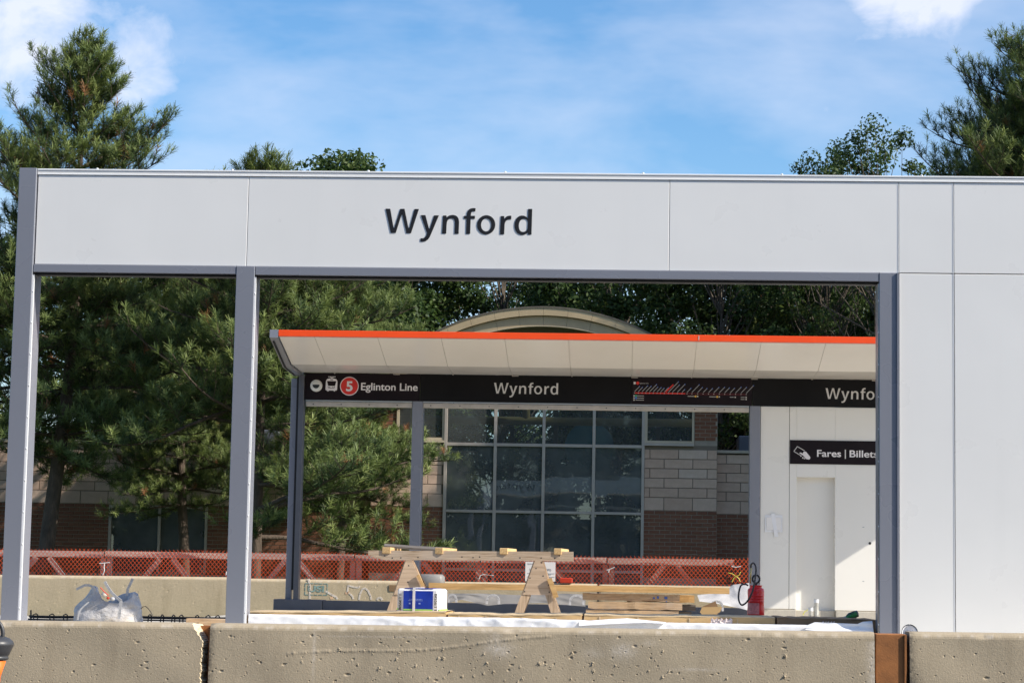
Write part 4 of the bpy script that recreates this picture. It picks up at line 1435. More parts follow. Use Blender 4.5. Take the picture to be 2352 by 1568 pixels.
# bricks: pitch 243 x 89 mm
BP, BH, BG = 0.243, 0.0892, 0.011
wall_bricks, far_bricks = [], []
def bricks(x0, x1, y, ztop, zbot, acc, flip=0):
    z = ztop; i = flip
    while z - BH > zbot:
        x = x0 - (BP / 2 if i % 2 else 0)
        while x < x1 - 0.01:
            a, b = max(x, x0), min(x + BP, x1)
            if b - a > 0.04:
                acc.append((a + BG / 2, b - BG / 2, y, z - BH + BG / 2, z - BG / 2))
            x += BP
        z -= BH; i += 1
bricks(xl, -5.28, YC, 6.2, 4.70, wall_bricks)
bricks(1.59, xr, YC, 6.2, 4.70, wall_bricks, 1)
bricks(gb + 0.03, xr, YC, ZS0, 1.62, wall_bricks)
bricks(xl, ga - 0.03, YC, ZS0, 1.62, far_bricks)
bricks(-15.0, -11.995, YL, 3.12, 1.45, far_bricks)
bricks(-9.665, xl - 0.002, YL, 3.12, 1.45, far_bricks)
bricks(xr + 0.002, 4.2, YRW, 3.12, 1.45, far_bricks)
far_bricks.sort(key=lambda q: -q[0])
allb = wall_bricks + far_bricks
for a, b, y, z0, z1 in allb[:300]:
    block('brick', 'brick', round(a, 3), round(b, 3), y, round(z0, 4), round(z1, 4), 0.003)
mbk = MB()
for a, b, y, z0, z1 in allb[300:]:
    e = 0.003
    y2 = y + random.uniform(-0.002, 0.002)
    mbk.add([(a, y2 + .02, z0), (b, y2 + .02, z0), (b, y2 + .02, z1), (a, y2 + .02, z1), (a + e, y2, z0 + e), (b - e, y2, z0 + e), (b - e, y2, z1 - e), (a + e, y2, z1 - e)],
            [(4, 5, 6, 7), (0, 1, 5, 4), (1, 2, 6, 5), (2, 3, 7, 6), (3, 0, 4, 7)])
o = mbk.build('brick_courses', 'brick_far', bld); o['kind'] = 'stuff'
# copings of the wings
bx('coping', 'coping', bld, -17, xl - 0.003, YL - 0.06, YL + 0.4, 4.52, 4.60, 0.006)
bx('coping', 'coping', bld, xr + 0.003, 9, YRW - 0.06, YRW + 0.4, 4.52, 4.59, 0.006)
bx('flat_roof', 'clad_dark', bld, -17, xl - 0.01, YL + 0.3, YL + 9, 4.40, 4.49)
bx('flat_roof', 'clad_dark', bld, xr + 0.01, 9, YRW + 0.3, YRW + 9, 4.40, 4.49)
bx('roof_unit', 'hvac', bld, -8.75, -8.3, YL + 1.5, YL + 2.2, 4.49, 5.0, 0.02)
bx('roof_unit', 'hvac', bld, 2.75, 3.6, YRW + 2.5, YRW + 3.5, 4.49, 5.1, 0.02)

# glazing
ML = [ga, -2.982, -1.866, -0.714, gb]
for x in ML:
    bx('mullion', 'mullion', bld, x - 0.035, x + 0.035, YC - 0.05, YC + 0.06, 0.9, 6.25, 0.004)
for z, h in ((4.616, 0.07), (3.082, 0.06), (1.75, 0.06)):
    for a, b in zip(ML[:-1], ML[1:]):
        bx('transom', 'mullion', bld, a + 0.0355, b - 0.0355, YC - 0.04, YC + 0.05, z - h / 2, z + h / 2, 0.003)
def pane(x0, x1, z0, z1, mt, y):
    m = MB(); m.add([(x0, y, z0), (x1, y, z0), (x1, y + random.uniform(-.004, .004), z1), (x0, y + random.uniform(-.003, .003), z1)], [(0, 1, 2, 3)])
    m.build('pane', mt, bld)
for a, b in zip(ML[:-1], ML[1:]):
    pane(a + 0.03, b - 0.03, 4.65, 6.25, 'window_glass', YC + 0.01)
    pane(a + 0.03, b - 0.03, 3.11, 4.585, 'window_glass_dark', YC + 0.01)
    pane(a + 0.03, b - 0.03, 1.78, 3.055, 'window_glass_dark', YC + 0.01)
    pane(a + 0.03, b - 0.03, 0.9, 1.72, 'window_glass_dark', YC + 0.01)
for a, b in ((-5.27, ga - 0.036), (gb + 0.036, 1.58)):
    fr = MB()
    fr.box(a, a + 0.06, YC - 0.03, YC + 0.06, 4.70, 6.2); fr.box(b - 0.05, b, YC - 0.03, YC + 0.06, 4.70, 6.2)
    fr.box(a + 0.0605, b - 0.0505, YC - 0.03, YC + 0.06, 4.70, 4.76)
    wf = fr.build('window_frame', 'window_frame', bld)
    m = MB(); m.box(a - 0.01, b, YC - 0.07, YC + 0.02, 4.645, 4.695); m.build('sill', 'window_frame' if a < -2 else 'mullion', wf)
    pane(a + 0.06, b - 0.05, 4.76, 6.2, 'window_glass', YC + 0.02)
# left wing window
wf = MB()
for x in (-11.99, -10.83, -9.73):
    wf.box(x, x + 0.06, YL - 0.0, YL + 0.08, 1.55, 3.10)
wf.box(-11.929, -10.831, YL, YL + 0.08, 3.04, 3.10); wf.box(-10.769, -9.731, YL, YL + 0.08, 3.04, 3.10)
wf.build('window_frame', 'mullion', bld)
pane(-11.94, -10.82, 1.55, 3.05, 'window_glass_dark', YL + 0.05)
pane(-10.78, -9.72, 1.55, 3.05, 'window_glass_dark', YL + 0.05)
bx('window_blind', 'interior', bld, -12, -9.6, YL + 0.6, YL + 0.62, 1.4, 3.2)
# interior: floor, back wall with openings, yellow tube, pipe posts
bx('interior_floor', 'interior', bld, xl + 0.2, xr - 0.2, YC + 0.3, YC + 9.8, 0.9, 0.95)
bx('interior_wall', 'interior', bld, xl + 0.2, xr - 0.2, YC + 9.8, YC + 9.95, 0.9, 3.2)
for x in (-4.9, -3.1, -1.9, -0.7, 0.9):
    bx('interior_column', 'clad_dark', bld, x - 0.06, x + 0.06, YC + 9.6, YC + 9.75, 0.95, 6.3)
for z in (4.45, 5.05):
    bx('interior_rail', 'clad_dark', bld, xl + 0.2, xr - 0.2, YC + 9.4, YC + 9.5, z, z + 0.09)
m = MB(); m.tube([(xl + 0.25, YC + 2.6, 5.36), (xr - 0.25, YC + 2.6, 5.36)], 0.10, 12)
m.tube([(-1.5 - 0.9, YC + 2.6, 5.3), (-2.4, YC + 2.6, 6.4)], 0.09, 12)
m.build('roof_tube', 'yellow_beam', bld, True)
m = MB(); m.box(-5.05, -4.75, YC + 0.9, YC + 1.1, 0.95, 6.2); m.build('inner_column', 'yellow_beam', bld)
m = MB(); m.lathe([(0.62, 0), (0.62, 0.03)], (-0.9, YC + 5, 4.9), 40, 'y'); m.build('round_banner', 'blue_banner', bld)

# barrel vault: rim, outer band with seams, inner band, tympanum, roof skin
CX, CZ, RO = -1.90, 2.38, 5.345
def arc_band(nm, mt, r1, r2, y0, y1, t0, t1, n=10):
    m = MB()
    ts = [t0 + (t1 - t0) * k / n for k in range(n + 1)]
    vs_ = []
    for t in ts:
        for r_ in (r1, r2):
            for y in (y0, y1):
                vs_.append((CX + r_ * math.sin(t), y, CZ + r_ * math.cos(t)))
    fs_n = []
    for k in range(n):
        a, b = k * 4, k * 4 + 4
        fs_n += [(a, a + 2, b + 2, b), (a + 1, b + 1, b + 3, a + 3), (a, b, b + 1, a + 1), (a + 2, a + 3, b + 3, b + 2)]
    fs_n += [(0, 1, 3, 2), (n * 4, n * 4 + 2, n * 4 + 3, n * 4 + 1)]
    m.add(vs_, fs_n)
    return m.build(nm, mt, bld)
TH = 0.855  # half angle of the vault
arc_band('roof_rim', 'clad_dark', RO, RO + 0.035, YC - 0.62, YC - 0.28, -TH, TH, 48)
arc_band('roof_skin', 'clad_dark', RO - 0.12, RO + 0.02, YC - 0.28, YC + 1.6, -TH, TH, 48)
arc_band('roof_skin', 'clad_dark', RO - 0.12, RO + 0.02, YC + 6.0, YC + 10, -TH, TH, 48)
arc_band('skylight', 'window_glass', RO - 0.05, RO - 0.04, YC + 1.6, YC + 6.0, -TH, TH, 48)
seam_t = [-TH + 2 * TH * k / 16 for k in range(17)]
for a, b in zip(seam_t[:-1], seam_t[1:]):
    arc_band('fascia_sheet', 'copper_clad', RO - 0.172, RO, YC - 0.60, YC - 0.3, a + 0.0005, b - 0.0005, 4)
    arc_band('fascia_sheet', 'copper_clad', RO - 0.40, RO - 0.180, YC - 0.50, YC - 0.3, a + 0.0005, b - 0.0005, 4)
arc_band('fascia_lip', 'window_frame', RO - 0.415, RO - 0.4005, YC - 0.52, YC - 0.3, -TH, TH, 48)
m = MB()
pts = [(CX + (RO - 0.25) * math.sin(t), CZ + (RO - 0.25) * math.cos(t)) for t in np.linspace(TH, -TH, 40)]
m.prism([(p_[0], p_[1]) for p_ in pts][::1] + [(xl, 6.2), (xr, 6.2)], YC + 0.0, YC + 0.15)
m.build('tympanum', 'tympanum', bld)

# ------------------------------------------------------------------ trees
def frames(D):
    up = np.where(np.abs(D[:, 2:3]) < 0.9, np.array([[0, 0, 1.0]]), np.array([[1.0, 0, 0]]))
    A = np.cross(D, up); A /= np.linalg.norm(A, axis=1, keepdims=True)
    return A, np.cross(D, A)


def tufts(P, D, tone, g, K=34, ln=0.145, ax=0.18, wd=0.0098):
    """bottle-brush shoots of pine needles: P base, D direction"""
    N = len(P)
    A, B = frames(D)
    th = g.uniform(0, 2 * np.pi, (N, K))
    t = g.uniform(-0.1, 1, (N, K)) ** 1.0
    al = np.deg2rad(g.uniform(30, 82, (N, K)))
    L = ln * g.uniform(0.75, 1.2, (N, K))
    rad = A[:, None] * np.cos(th)[..., None] + B[:, None] * np.sin(th)[..., None]
    base = P[:, None] + D[:, None] * (ax * t)[..., None]
    dr = D[:, None] * np.cos(al)[..., None] + rad * np.sin(al)[..., None]
    tip = base + dr * L[..., None]
    sd = np.cross(dr, rad + 0.3 * D[:, None]); sd /= np.linalg.norm(sd, axis=-1, keepdims=True) + 1e-9
    v = np.stack([base - sd * wd * 0.6, base + sd * wd * 0.6, tip + sd * wd * 0.35, tip - sd * wd * 0.35], 2).reshape(-1, 3)
    F = np.arange(len(v)).reshape(-1, 4)
    tn = np.repeat(np.clip(tone[:, None] + g.normal(0, 0.06, (N, K)), 0, 0.94 ), 4)
    dead = np.repeat(np.repeat((tone > 0.96)[:, None], K, 1), 4)
    tn[dead] = 0.985
    return v, F, tn


def make_pine(seed, Ht, spread, h0=1.0, dens=1.0, K=34, fall=3.0, clear=None, boost=None):
    g = np.random.default_rng(seed)
    wd_ = MB()
    nseg = 12
    tp_ = []
    for i in range(nseg + 1):
        s_ = i / nseg
        tp_.append((0.10 * math.sin(2.3 * s_ * 3 + seed), 0.08 * math.sin(1.7 * s_ * 4 + seed), Ht * s_))
    tr = [max(0.012, 0.17 * (1 - i / nseg) ** 0.8 * Ht / 11) for i in range(nseg + 1)]
    trunk = MB(); trunk.tube(tp_, tr, 9)
    def tpos(h):
        s_ = min(max(h / Ht, 0), 1) * nseg
        i = min(int(s_), nseg - 1); f = s_ - i
        return np.array(tp_[i]) * (1 - f) + np.array(tp_[i + 1]) * f
    PP, DD, TT = [], [], []
    def shoots(pts, every, upw, tonebase):
        # tufts along the outer part and at the end of a twig
        pts = np.array(pts)
        seg = np.diff(pts, axis=0); ls = np.linalg.norm(seg, axis=1)
        tot = ls.sum(); k = 0.0
        cum_ = np.concatenate([[0], np.cumsum(ls)])
        s_ = max(0.0, tot * 0.25)
        while s_ <= tot:
            i = min(np.searchsorted(cum_, s_, side='right') - 1, len(seg) - 1)
            p = pts[i] + seg[i] * ((s_ - cum_[i]) / (ls[i] + 1e-9))
            d = seg[i] / (ls[i] + 1e-9) + np.array([0, 0, upw]) + g.normal(0, 0.38, 3)
            PP.append(p); DD.append(d / np.linalg.norm(d))
            TT.append(tonebase + g.normal(0, 0.10))
            s_ += every * g.uniform(0.7, 1.3)
        d = seg[-1] / (ls[-1] + 1e-9) + np.array([0, 0, upw])
        PP.append(pts[-1]); DD.append(d / np.linalg.norm(d)); TT.append(tonebase + 0.22 + g.normal(0, 0.08))
    h = h0
    while h < Ht - 0.25:
        rel = (h - h0) / (Ht - h0)
        nb = int(g.integers(4, 7))
        ph = g.uniform(0, 6.28)
        for k in range(nb):
            az = ph + k * 2 * math.pi / nb + g.normal(0, 0.2)
            prof = (1 - math.exp(-(Ht - h) / fall)) * (0.7 + 0.3 * min(1, rel / 0.15)) * min(1, 0.5 + (Ht - h) / 2.4)
            if clear and h < clear[0] and math.cos(az - clear[1]) > 0.1:
                continue
            L = max(0.30, spread * prof * g.uniform(0.6, 1.15))
            if boost and h < boost[0] and math.cos(az - boost[1]) > 0.6:
                L *= boost[2]
            el = R(4 + 38 * rel ** 1.6 + g.normal(0, 7))
            p = tpos(h)
            d = np.array([math.cos(az) * math.cos(el), math.sin(az) * math.cos(el), math.sin(el)])
            n = max(4, int(L / 0.35))
            pts = [p]
            for i in range(n):
                bend = -0.10 if i < n * 0.5 else 0.16 + 0.25 * rel
                d = d + np.array([0, 0, bend * 0.5]) + g.normal(0, 0.06, 3)
                d /= np.linalg.norm(d)
                pts.append(pts[-1] + d * (L / n))
            rb = 0.012 + 0.011 * L
            wd_.tube(pts, [rb * (1 - 0.85 * i / n) for i in range(n + 1)], 5, False)
            shoots(pts[max(1, n // 3):] if n > 4 else pts, 0.36 / dens, 0.5 + 0.6 * rel, 0.36)
            # side branches
            side = 1
            for i in range(max(1, int(n * 0.22)), n):
                for sgn_ in (1, -1):
                    if g.random() < 0.12:
                        continue
                    dd = pts[i + 1] - pts[i]; dd = dd / np.linalg.norm(dd)
                    perp = np.cross(dd, [0, 0, 1.0]); perp /= np.linalg.norm(perp) + 1e-9
                    sd = dd * g.uniform(0.5, 0.9) + perp * sgn_ * g.uniform(0.5, 1.0) + np.array([0, 0, g.uniform(-0.15, 0.35) + 0.35 * rel])
                    sd /= np.linalg.norm(sd)
                    l2 = (0.22 + 0.42 * (L * (1 - i / n)) ** 0.8) * g.uniform(0.7, 1.2)
                    q = [pts[i]]
                    m_ = max(2, int(l2 / 0.22))
                    for j in range(m_):
                        sd = sd + np.array([0, 0, 0.10]) + g.normal(0, 0.08, 3); sd /= np.linalg.norm(sd)
                        q.append(q[-1] + sd * l2 / m_)
                    wd_.tube(q, [0.010 * (1 - 0.6 * j / m_) for j in range(m_ + 1)], 3, False)
                    shoots(q, 0.33 / dens, 0.55 + 0.6 * rel, 0.44)
                    if l2 > 0.5:
                        for sg2 in (1, -1):
                            e = sd * 0.6 + np.cross(sd, [0, 0, 1.0]) * sg2 * 0.7 + np.array([0, 0, 0.25])
                            e /= np.linalg.norm(e)
                            q2 = [q[m_ // 2], q[m_ // 2] + e * l2 * 0.25, q[m_ // 2] + e * l2 * 0.5 + np.array([0, 0, 0.05])]
                            wd_.tube(q2, [0.007, 0.006, 0.004], 3, False)
                            shoots(q2, 0.33 / dens, 0.6, 0.46)
        h += g.uniform(0.36, 0.58) * (1.0 - 0.35 * rel)
    # leader
    shoots([tpos(Ht - 0.5), tpos(Ht - 0.2), tpos(Ht) + np.array([0, 0, 0.12])], 0.06, 0.6, 0.5)
    P, D, T = np.array(PP), np.array(DD), np.array(TT)
    dead = g.random(len(T)) < 0.012
    T = np.clip(T, 0, 0.93); T[dead] = 0.985
    v, F, tn = tufts(P, D, T, g, K)
    print('pine', seed, len(P), len(F) * 2)
    # cones
    return trunk, wd_, tri_mesh('needles', v, F, 'pine_needles', tn)


def pine_thing(proto, label, loc, rz=0.0, sc=1.0, tilt=0.0, grp='pines around the brick building'):
    trunk, wd_, needles = proto
    t = thing('pine_tree', label, 'tree', loc, grp)
    t.rotation_mode = 'ZYX'
    t.rotation_euler = (0, R(tilt), rz)
    t.scale = (sc, sc, sc)
    if isinstance(trunk, MB):
        proto[0] = trunk = trunk.mesh('trunk', 'bark', (0, 0, 0), True)
        proto[1] = wd_ = wd_.mesh('branches', 'bark', (0, 0, 0), True)
    put('trunk', trunk, t)
    put('branches', wd_, t)
    put('crown', needles, t)
    return t


pineA = list(make_pine(11, 11.4, 4.0, 2.9, fall=3.6))
pineB = list(make_pine(23, 8.2, 3.6, 1.3, 1.1, fall=2.6, clear=(3.0, math.pi - 1.0), boost=(1.9, -1.0, 1.4)))
PA = at(95, 1200, 43.0)
pine_thing(pineA, 'tall pine with pointed top at left, its tip against the cloud', (PA.x + 0.15, 43.0, 0.9), 0.4, 1.0, 2.6)
PBx = at(590, 1200, 41.0).x
pine_thing(pineB, 'broad pine whose low branches reach across the dark glazing', (PBx, 41.0, 0.9), 1.0, 1.04)
pine_thing(pineA, 'pine at the left edge of the picture, left of the tall pointed one', (PA.x - 3.6, 44.5, 0.9), 2.1, 0.87)
pine_thing(pineA, 'dark pine in the shade between the two big left pines', (-9.7, 47.6, 0.9), 2.6, 0.74)
pine_thing(pineA, 'pine added close to the wall to shade the left wing, half hidden behind the broad pine', (-6.3, 48.75, 0.9), 5.1, 0.72)  # added tree: its crown blocks the sun from the left wing wall
pine_thing(pineA, 'shaded pine behind the flat roof of the left wing', (-12.8, 57.0, 0.9), 4.2, 0.72)
pine_thing(pineB, 'pine behind the flat roof, beyond the broad pine', (-8.6, 58.5, 0.9), 5.0, 1.1)
pineD = list(make_pine(37, 12.7, 3.9, 1.6, 0.9, fall=2.0))
PD = at(2405, 300, 47.5)
pine_thing(pineD, 'large dark pine at the right edge above the white roof', (PD.x, 47.0, 0.9), 1.3, 1.0)
pine_thing(pineD, 'second dark pine crowding the large one at the right edge', (PD.x + 1.0, 48.6, 0.9), 4.4, 0.94)
pine_thing(pineD, 'third dark pine thickening the crown at the right edge', (PD.x - 0.1, 49.8, 0.9), 2.2, 0.93)
pine_thing(pineD, 'dark pine behind the right wing, beside the leafy tree top', (PD.x + 0.2, 60.0, 0.9), 3.3, 0.85)
pine_thing(pineB, 'low shaded pine behind the arched roof at right', (4.2, 63.0, 0.9), 0.3, 1.15)


def make_leafy(seed, Ht, Rr, nclump=95, per=330, leaf=0.085, h0=0.28, rc=1.0):
    g = np.random.default_rng(seed)
    wood_ = MB()
    trunk = MB()
    tp_ = [(0.12 * math.sin(i * 0.9 + seed), 0.1 * math.cos(i * 0.7 + seed), Ht * 0.75 * i / 8) for i in range(9)]
    trunk.tube(tp_, [0.19 * (1 - 0.85 * i / 8) * Ht / 11 for i in range(9)], 8)
    C, Rc = [], []
    for k in range(nclump):
        u = g.random() ** 0.6
        z = h0 + (1 - h0) * g.random() ** 0.9
        prof = math.sin(math.pi * min(1, max(0.02, (z - h0) / (1 - h0) * 0.86 + 0.12))) ** 0.7
        az = g.uniform(0, 6.28)
        r_ = Rr * prof * math.sqrt(g.uniform(0.15, 1.0))
        c = np.array([r_ * math.cos(az), r_ * math.sin(az), Ht * z])
        C.append(c); Rc.append(rc * g.uniform(0.38, 0.80) * (0.8 + 0.05 * Ht / 2))
        zz = max(0.15, (z - 0.22)) * Ht
        b0 = np.array([0, 0, min(zz, Ht * 0.72)])
        mid = (b0 + c) / 2 + g.normal(0, 0.2, 3) + np.array([0, 0, -0.2])
        wood_.tube([b0, mid, c], [0.035, 0.02, 0.006], 4, False)
    C, Rc = np.array(C), np.array(Rc)
    n = nclump * per
    idx = np.repeat(np.arange(nclump), per)
    d = g.normal(0, 1, (n, 3)); d /= np.linalg.norm(d, axis=1, keepdims=True)
    rr = g.random(n) ** 0.42
    P = C[idx] + d * (Rc[idx] * rr)[:, None] * np.array([1.1, 1.1, 0.75])
    nrm = d * 0.6 + g.normal(0, 0.7, (n, 3)) + np.array([0, 0, 0.5]); nrm /= np.linalg.norm(nrm, axis=1, keepdims=True)
    A, B = frames(nrm)
    th = g.uniform(0, 6.28, n)[:, None]
    a, b = A * np.cos(th) + B * np.sin(th), -A * np.sin(th) + B * np.cos(th)
    s_ = (leaf * g.uniform(0.6, 1.25, n))[:, None]
    v = np.stack([P - a * s_, P - b * s_ * 0.55 + nrm * s_ * 0.15, P + a * s_, P + b * s_ * 0.55 + nrm * s_ * 0.15], 1).reshape(-1, 3)
    F = np.arange(len(v)).reshape(-1, 4)
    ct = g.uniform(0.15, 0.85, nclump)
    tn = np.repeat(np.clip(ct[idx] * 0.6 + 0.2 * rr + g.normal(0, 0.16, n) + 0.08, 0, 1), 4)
    return [trunk, wood_, tri_mesh('leaves', v, F, 'leaves', tn)]


def leafy_thing(proto, label, loc, rz, sc, grp='leafy trees behind the building'):
    trunk, wd_, lv = proto
    t = thing('leafy_tree', label, 'tree', loc, grp)
    t.rotation_euler = (0, 0, rz)
    t.scale = (sc[0], sc[0], sc[1])
    if isinstance(trunk, MB):
        proto[0] = trunk = trunk.mesh('trunk', 'bark_light', (0, 0, 0), True)
        proto[1] = wd_ = wd_.mesh('branches', 'bark_light', (0, 0, 0), True)
    put('trunk', trunk, t)
    put('branches', wd_, t)
    put('crown', lv, t)


leafy1 = make_leafy(3, 12.0, 3.4)
leafy2 = make_leafy(5, 12.0, 3.7, 110, 320, 0.08, 0.18)
leafy3 = make_leafy(9, 13.0, 2.6, 85, 110, 0.06, 0.5, 0.55)     # thin, see-through top
rows = [
    (leafy2, 'bright leafy tree whose top shows above the roof left of the lettering', at(775, 350, 62), 62, 0.5, None),
    (leafy1, 'leafy tree behind the arch, left of its crown', at(905, 470, 64), 64, 1.1, None),
    (leafy2, 'leafy tree directly behind the top of the arched roof', at(1160, 440, 66), 66, 2.0, None),
    (leafy1, 'leafy tree behind the right flank of the arched roof', at(1420, 450, 63), 63, 3.0, None),
    (leafy2, 'dark leafy tree behind the orange canopy edge, right of the arch', at(1660, 450, 61), 61, 4.1, None),
    (leafy1, 'dark leafy tree seen in the corner beside the third grey post', at(1890, 470, 64), 64, 5.2, None),
]
for pr, lb, tp_, Y, rz, _ in rows:
    Ht_ = (12.0 * 1.03)
    s_ = (tp_.z - 0.9) / Ht_
    leafy_thing(pr, lb, (tp_.x, Y, 0.9), rz, (max(0.95, s_), s_))
back = [(leafy2, -17.0, 61, 'leafy tree behind the far left end of the flat roof', 0.9), (leafy1, -13.2, 63, 'leafy tree behind the flat roof, left of the tall pine trunk', 0.85), (leafy2, -10.4, 65, 'leafy tree behind the flat roof, between the pines', 0.9), (leafy1, -14.5, 72, 'far leafy tree deep behind the left wing', 1.15), (leafy2, -3.8, 74, 'far leafy tree deep behind the middle of the building', 1.1), (leafy1, -8.5, 71, 'far leafy tree deep behind the broad pine', 1.05),
        (leafy2, 1.4, 73, 'far leafy tree deep behind the arch', 1.15), (leafy1, 6.0, 72, 'far leafy tree deep behind the right wing', 1.05), (leafy2, 10.5, 70, 'far leafy tree deep behind the right-hand pine', 1.05)]
for i, (pr, x_, y_, lb, s_) in enumerate(back):
    leafy_thing(pr, lb, (x_, y_, 0.9), 0.9 * i, (1.15, s_ * 0.92))
T_ = at(2030, 272, 58)
leafy_thing(leafy3, 'thin leafy tree top left of the dark pine at upper right', (T_.x, 58, 0.9), 0.7, (0.95, (T_.z - 0.9) / 13.2))
T_ = at(1900, 325, 60)
leafy_thing(leafy3, 'sparse leaning tree top showing sky through its leaves at upper right', (T_.x, 60, 0.9), 2.7, (0.8, (T_.z - 0.9) / 13.2))

for i in range(11):     # the other side of the road, mirrored in the dark windows
    leafy_thing((leafy1, leafy2)[i % 2], 'leafy street tree across the road, seen only mirrored in the windows', (-40 + 5.6 * i, -26 - 3 * (i % 2), 0), 1.7 * i, (1.35, 1.3), 'trees across the road')
for i in range(12):
    leafy_thing(leafy2, 'low bushy tree across the road, seen only mirrored in the windows', (-43 + 5.4 * i, -35 - 2 * (i % 2), -1.2), 2.3 * i, (1.5, 0.72), 'bushes across the road')
for i in range(9):
    leafy_thing((leafy2, leafy1)[i % 2], 'tall leafy tree in the back row across the road, seen only mirrored in the windows', (-52 + 8.5 * i, -52 - 3 * (i % 2), -2.0), 1.1 * i, (1.9, 1.75), 'tall trees across the road')

# ------------------------------------------------------------------ things on the platform
def z8(u, v, Y):
    return at((1450 + u / 2.476) / 1.7415, (2100 + v / 2.476) / 1.7415, Y)


def zl_(u, v, Y):
    return at((2560 + u / 5.113) / 1.7415, (2250 + v / 5.113) / 1.7415, Y)


def rough_bar(m, a, b, wd, th, up, g, n=10, amp=0.004):
    """sawn bar with slightly uneven edges"""
    a, b, up = Vector(a), Vector(b), Vector(up)
    d = (b - a).normalized(); sd = d.cross(up).normalized(); u = sd.cross(d).normalized()
    vs_ = []
    for i in range(n + 1):
        p = a.lerp(b, i / n)
        for s_, t_ in ((-1, -1), (1, -1), (1, 1), (-1, 1)):
            vs_.append(p + sd * (wd / 2 * s_ + g.normal(0, amp)) + u * (th / 2 * t_ + g.normal(0, amp)))
    fs_n = []
    for i in range(n):
        o_ = i * 4
        for k in range(4):
            fs_n.append((o_ + k, o_ + (k + 1) % 4, o_ + 4 + (k + 1) % 4, o_ + 4 + k))
    fs_n += [(3, 2, 1, 0), (n * 4, n * 4 + 1, n * 4 + 2, n * 4 + 3)]
    m.add(vs_, fs_n)
    return m


# sawhorse
YS = 22.5
gS = np.random.default_rng(2)
L0, L1 = z8(62, 296, YS), z8(2088, 306, YS)
saw = thing('sawhorse', 'weathered wooden sawhorse with plywood gussets standing behind the cardboard', 'sawhorse', ((L0.x + L1.x) / 2, YS, PLAT))
hb = z8(1000, 258, YS).z - z8(1000, 350, YS).z
bpts = [(62, 248), (62, 292), (120, 318), (232, 343), (700, 346), (1400, 350), (2088, 355), (2088, 262), (1500, 259), (800, 252)]
m = MB(); m.prism([(z8(u, v, YS).x, z8(u, v, YS).z + gS.normal(0, 0.001)) for u, v in bpts], YS - 0.045, YS + 0.045)
m.build('beam', 'wood_grey', saw)
m = MB()
for u, v in ((220, 300), (295, 322), (380, 320), (550, 316), (985, 312), (1095, 318), (1160, 312), (1560, 320), (1770, 322), (1905, 325), (1950, 300), (460, 398), (452, 560), (480, 640), (360, 655), (1720, 425), (1790, 500), (1608, 655), (1845, 590), (1850, 660), (1660, 520)):
    P = z8(u, v, YS - 0.05)
    yy = YS - 0.0465 if v < 340 else YS - 0.0695
    m.lathe([(0.0075, 0), (0.006, -0.001)], (P.x, yy + 0.001, P.z), 7, 'y')
m.build('nail_heads', 'print_black', saw)['kind'] = 'stuff'
for gu in (((430, 345), (488, 345), (640, 685), (312, 685)), ((1708, 350), (1778, 350), (1884, 690), (1586, 685))):
    P = [z8(u, v, YS - 0.055) for u, v in gu]
    for k, (yy, nm) in enumerate(((YS - 0.068, 'gusset'), (YS + 0.055, 'gusset'))):
        m = MB(); m.prism([(p.x, p.z) for p in P][::-1], yy, yy + 0.014); m.build(nm, 'plywood', saw)
    for s_, top, bot in ((-1, P[0], P[3]), (1, P[1], P[2])):
        for yb_, f in ((YS - 0.03, -1), (YS + 0.03, 1)):
            a = Vector((top.x + s_ * 0.005 - s_ * 0.03, yb_, top.z - 0.02))
            dx = (bot.x - top.x); dz = (bot.z - top.z)
            k = (PLAT - a.z) / dz
            b = Vector((a.x + dx * k, yb_ + f * (0.02 if f < 0 else 0.30), PLAT))
            rough_bar(MB(), a, b, 0.085, 0.038, (0, 1, 0), gS, 5, 0.002).build('leg', 'wood_leg', saw)
        # splint nailed to the right-hand leg
    if gu[0][0] > 1000:
        a, b = z8(1850, 525, YS - 0.09), z8(1920, 715, YS - 0.09)
        m = MB(); m.bar(a, b, 0.05, 0.02, (0, 1, 0)); m.build('splint', 'wood_new', saw)
    else:
        a, b = z8(548, 490, YS - 0.09), z8(600, 600, YS - 0.09)
        m = MB(); m.bar(a, b, 0.03, 0.02, (0, 1, 0)); m.build('splint', 'wood_new', saw)

for (u0, u1, v0, v1), lb in zip(((200, 283, 216, 250), (727, 806, 220, 254), (1364, 1444, 224, 258), (1902, 1976, 227, 261)),
                                ('short timber offcut on the left end of the sawhorse beam', 'short timber offcut on the sawhorse beam above the blue box', 'short timber offcut on the middle of the sawhorse beam', 'short timber offcut on the right end of the sawhorse beam')):
    a, b = z8(u0, v0, YS - 0.04), z8(u1, v1, YS - 0.04)
    zb_ = z8((u0 + u1) / 2, 256 if u0 > 1000 else 250, YS).z - 0.002
    m = MB(); m.bevbox(a.x, b.x, YS - 0.06, YS + 0.62, a.z - 0.064, a.z, 0.004)
    o = m.build('timber_offcut', 'wood_new_y', None, origin=((a.x + b.x) / 2, YS, a.z - 0.064))
    tag(o, lb, 'timber', 'offcuts lying across the sawhorse')
    o.rotation_euler = (0, 0, R(-3.5 if u0 < 300 else -8 if u0 < 900 else -5))
a, b = z8(215, 200, YS + 0.25), z8(740, 238, YS + 0.30)
m = MB(); m.bar(a, b, 0.02, 0.16, (0, 1, 0.15))
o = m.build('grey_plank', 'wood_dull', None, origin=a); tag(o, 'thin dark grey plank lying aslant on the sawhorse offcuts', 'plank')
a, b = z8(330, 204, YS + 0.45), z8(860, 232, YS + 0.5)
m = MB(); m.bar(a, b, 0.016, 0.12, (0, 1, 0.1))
o = m.build('grey_plank', 'wood_dull', None, origin=a); tag(o, 'second grey plank behind, reaching the offcut above the blue box', 'plank')

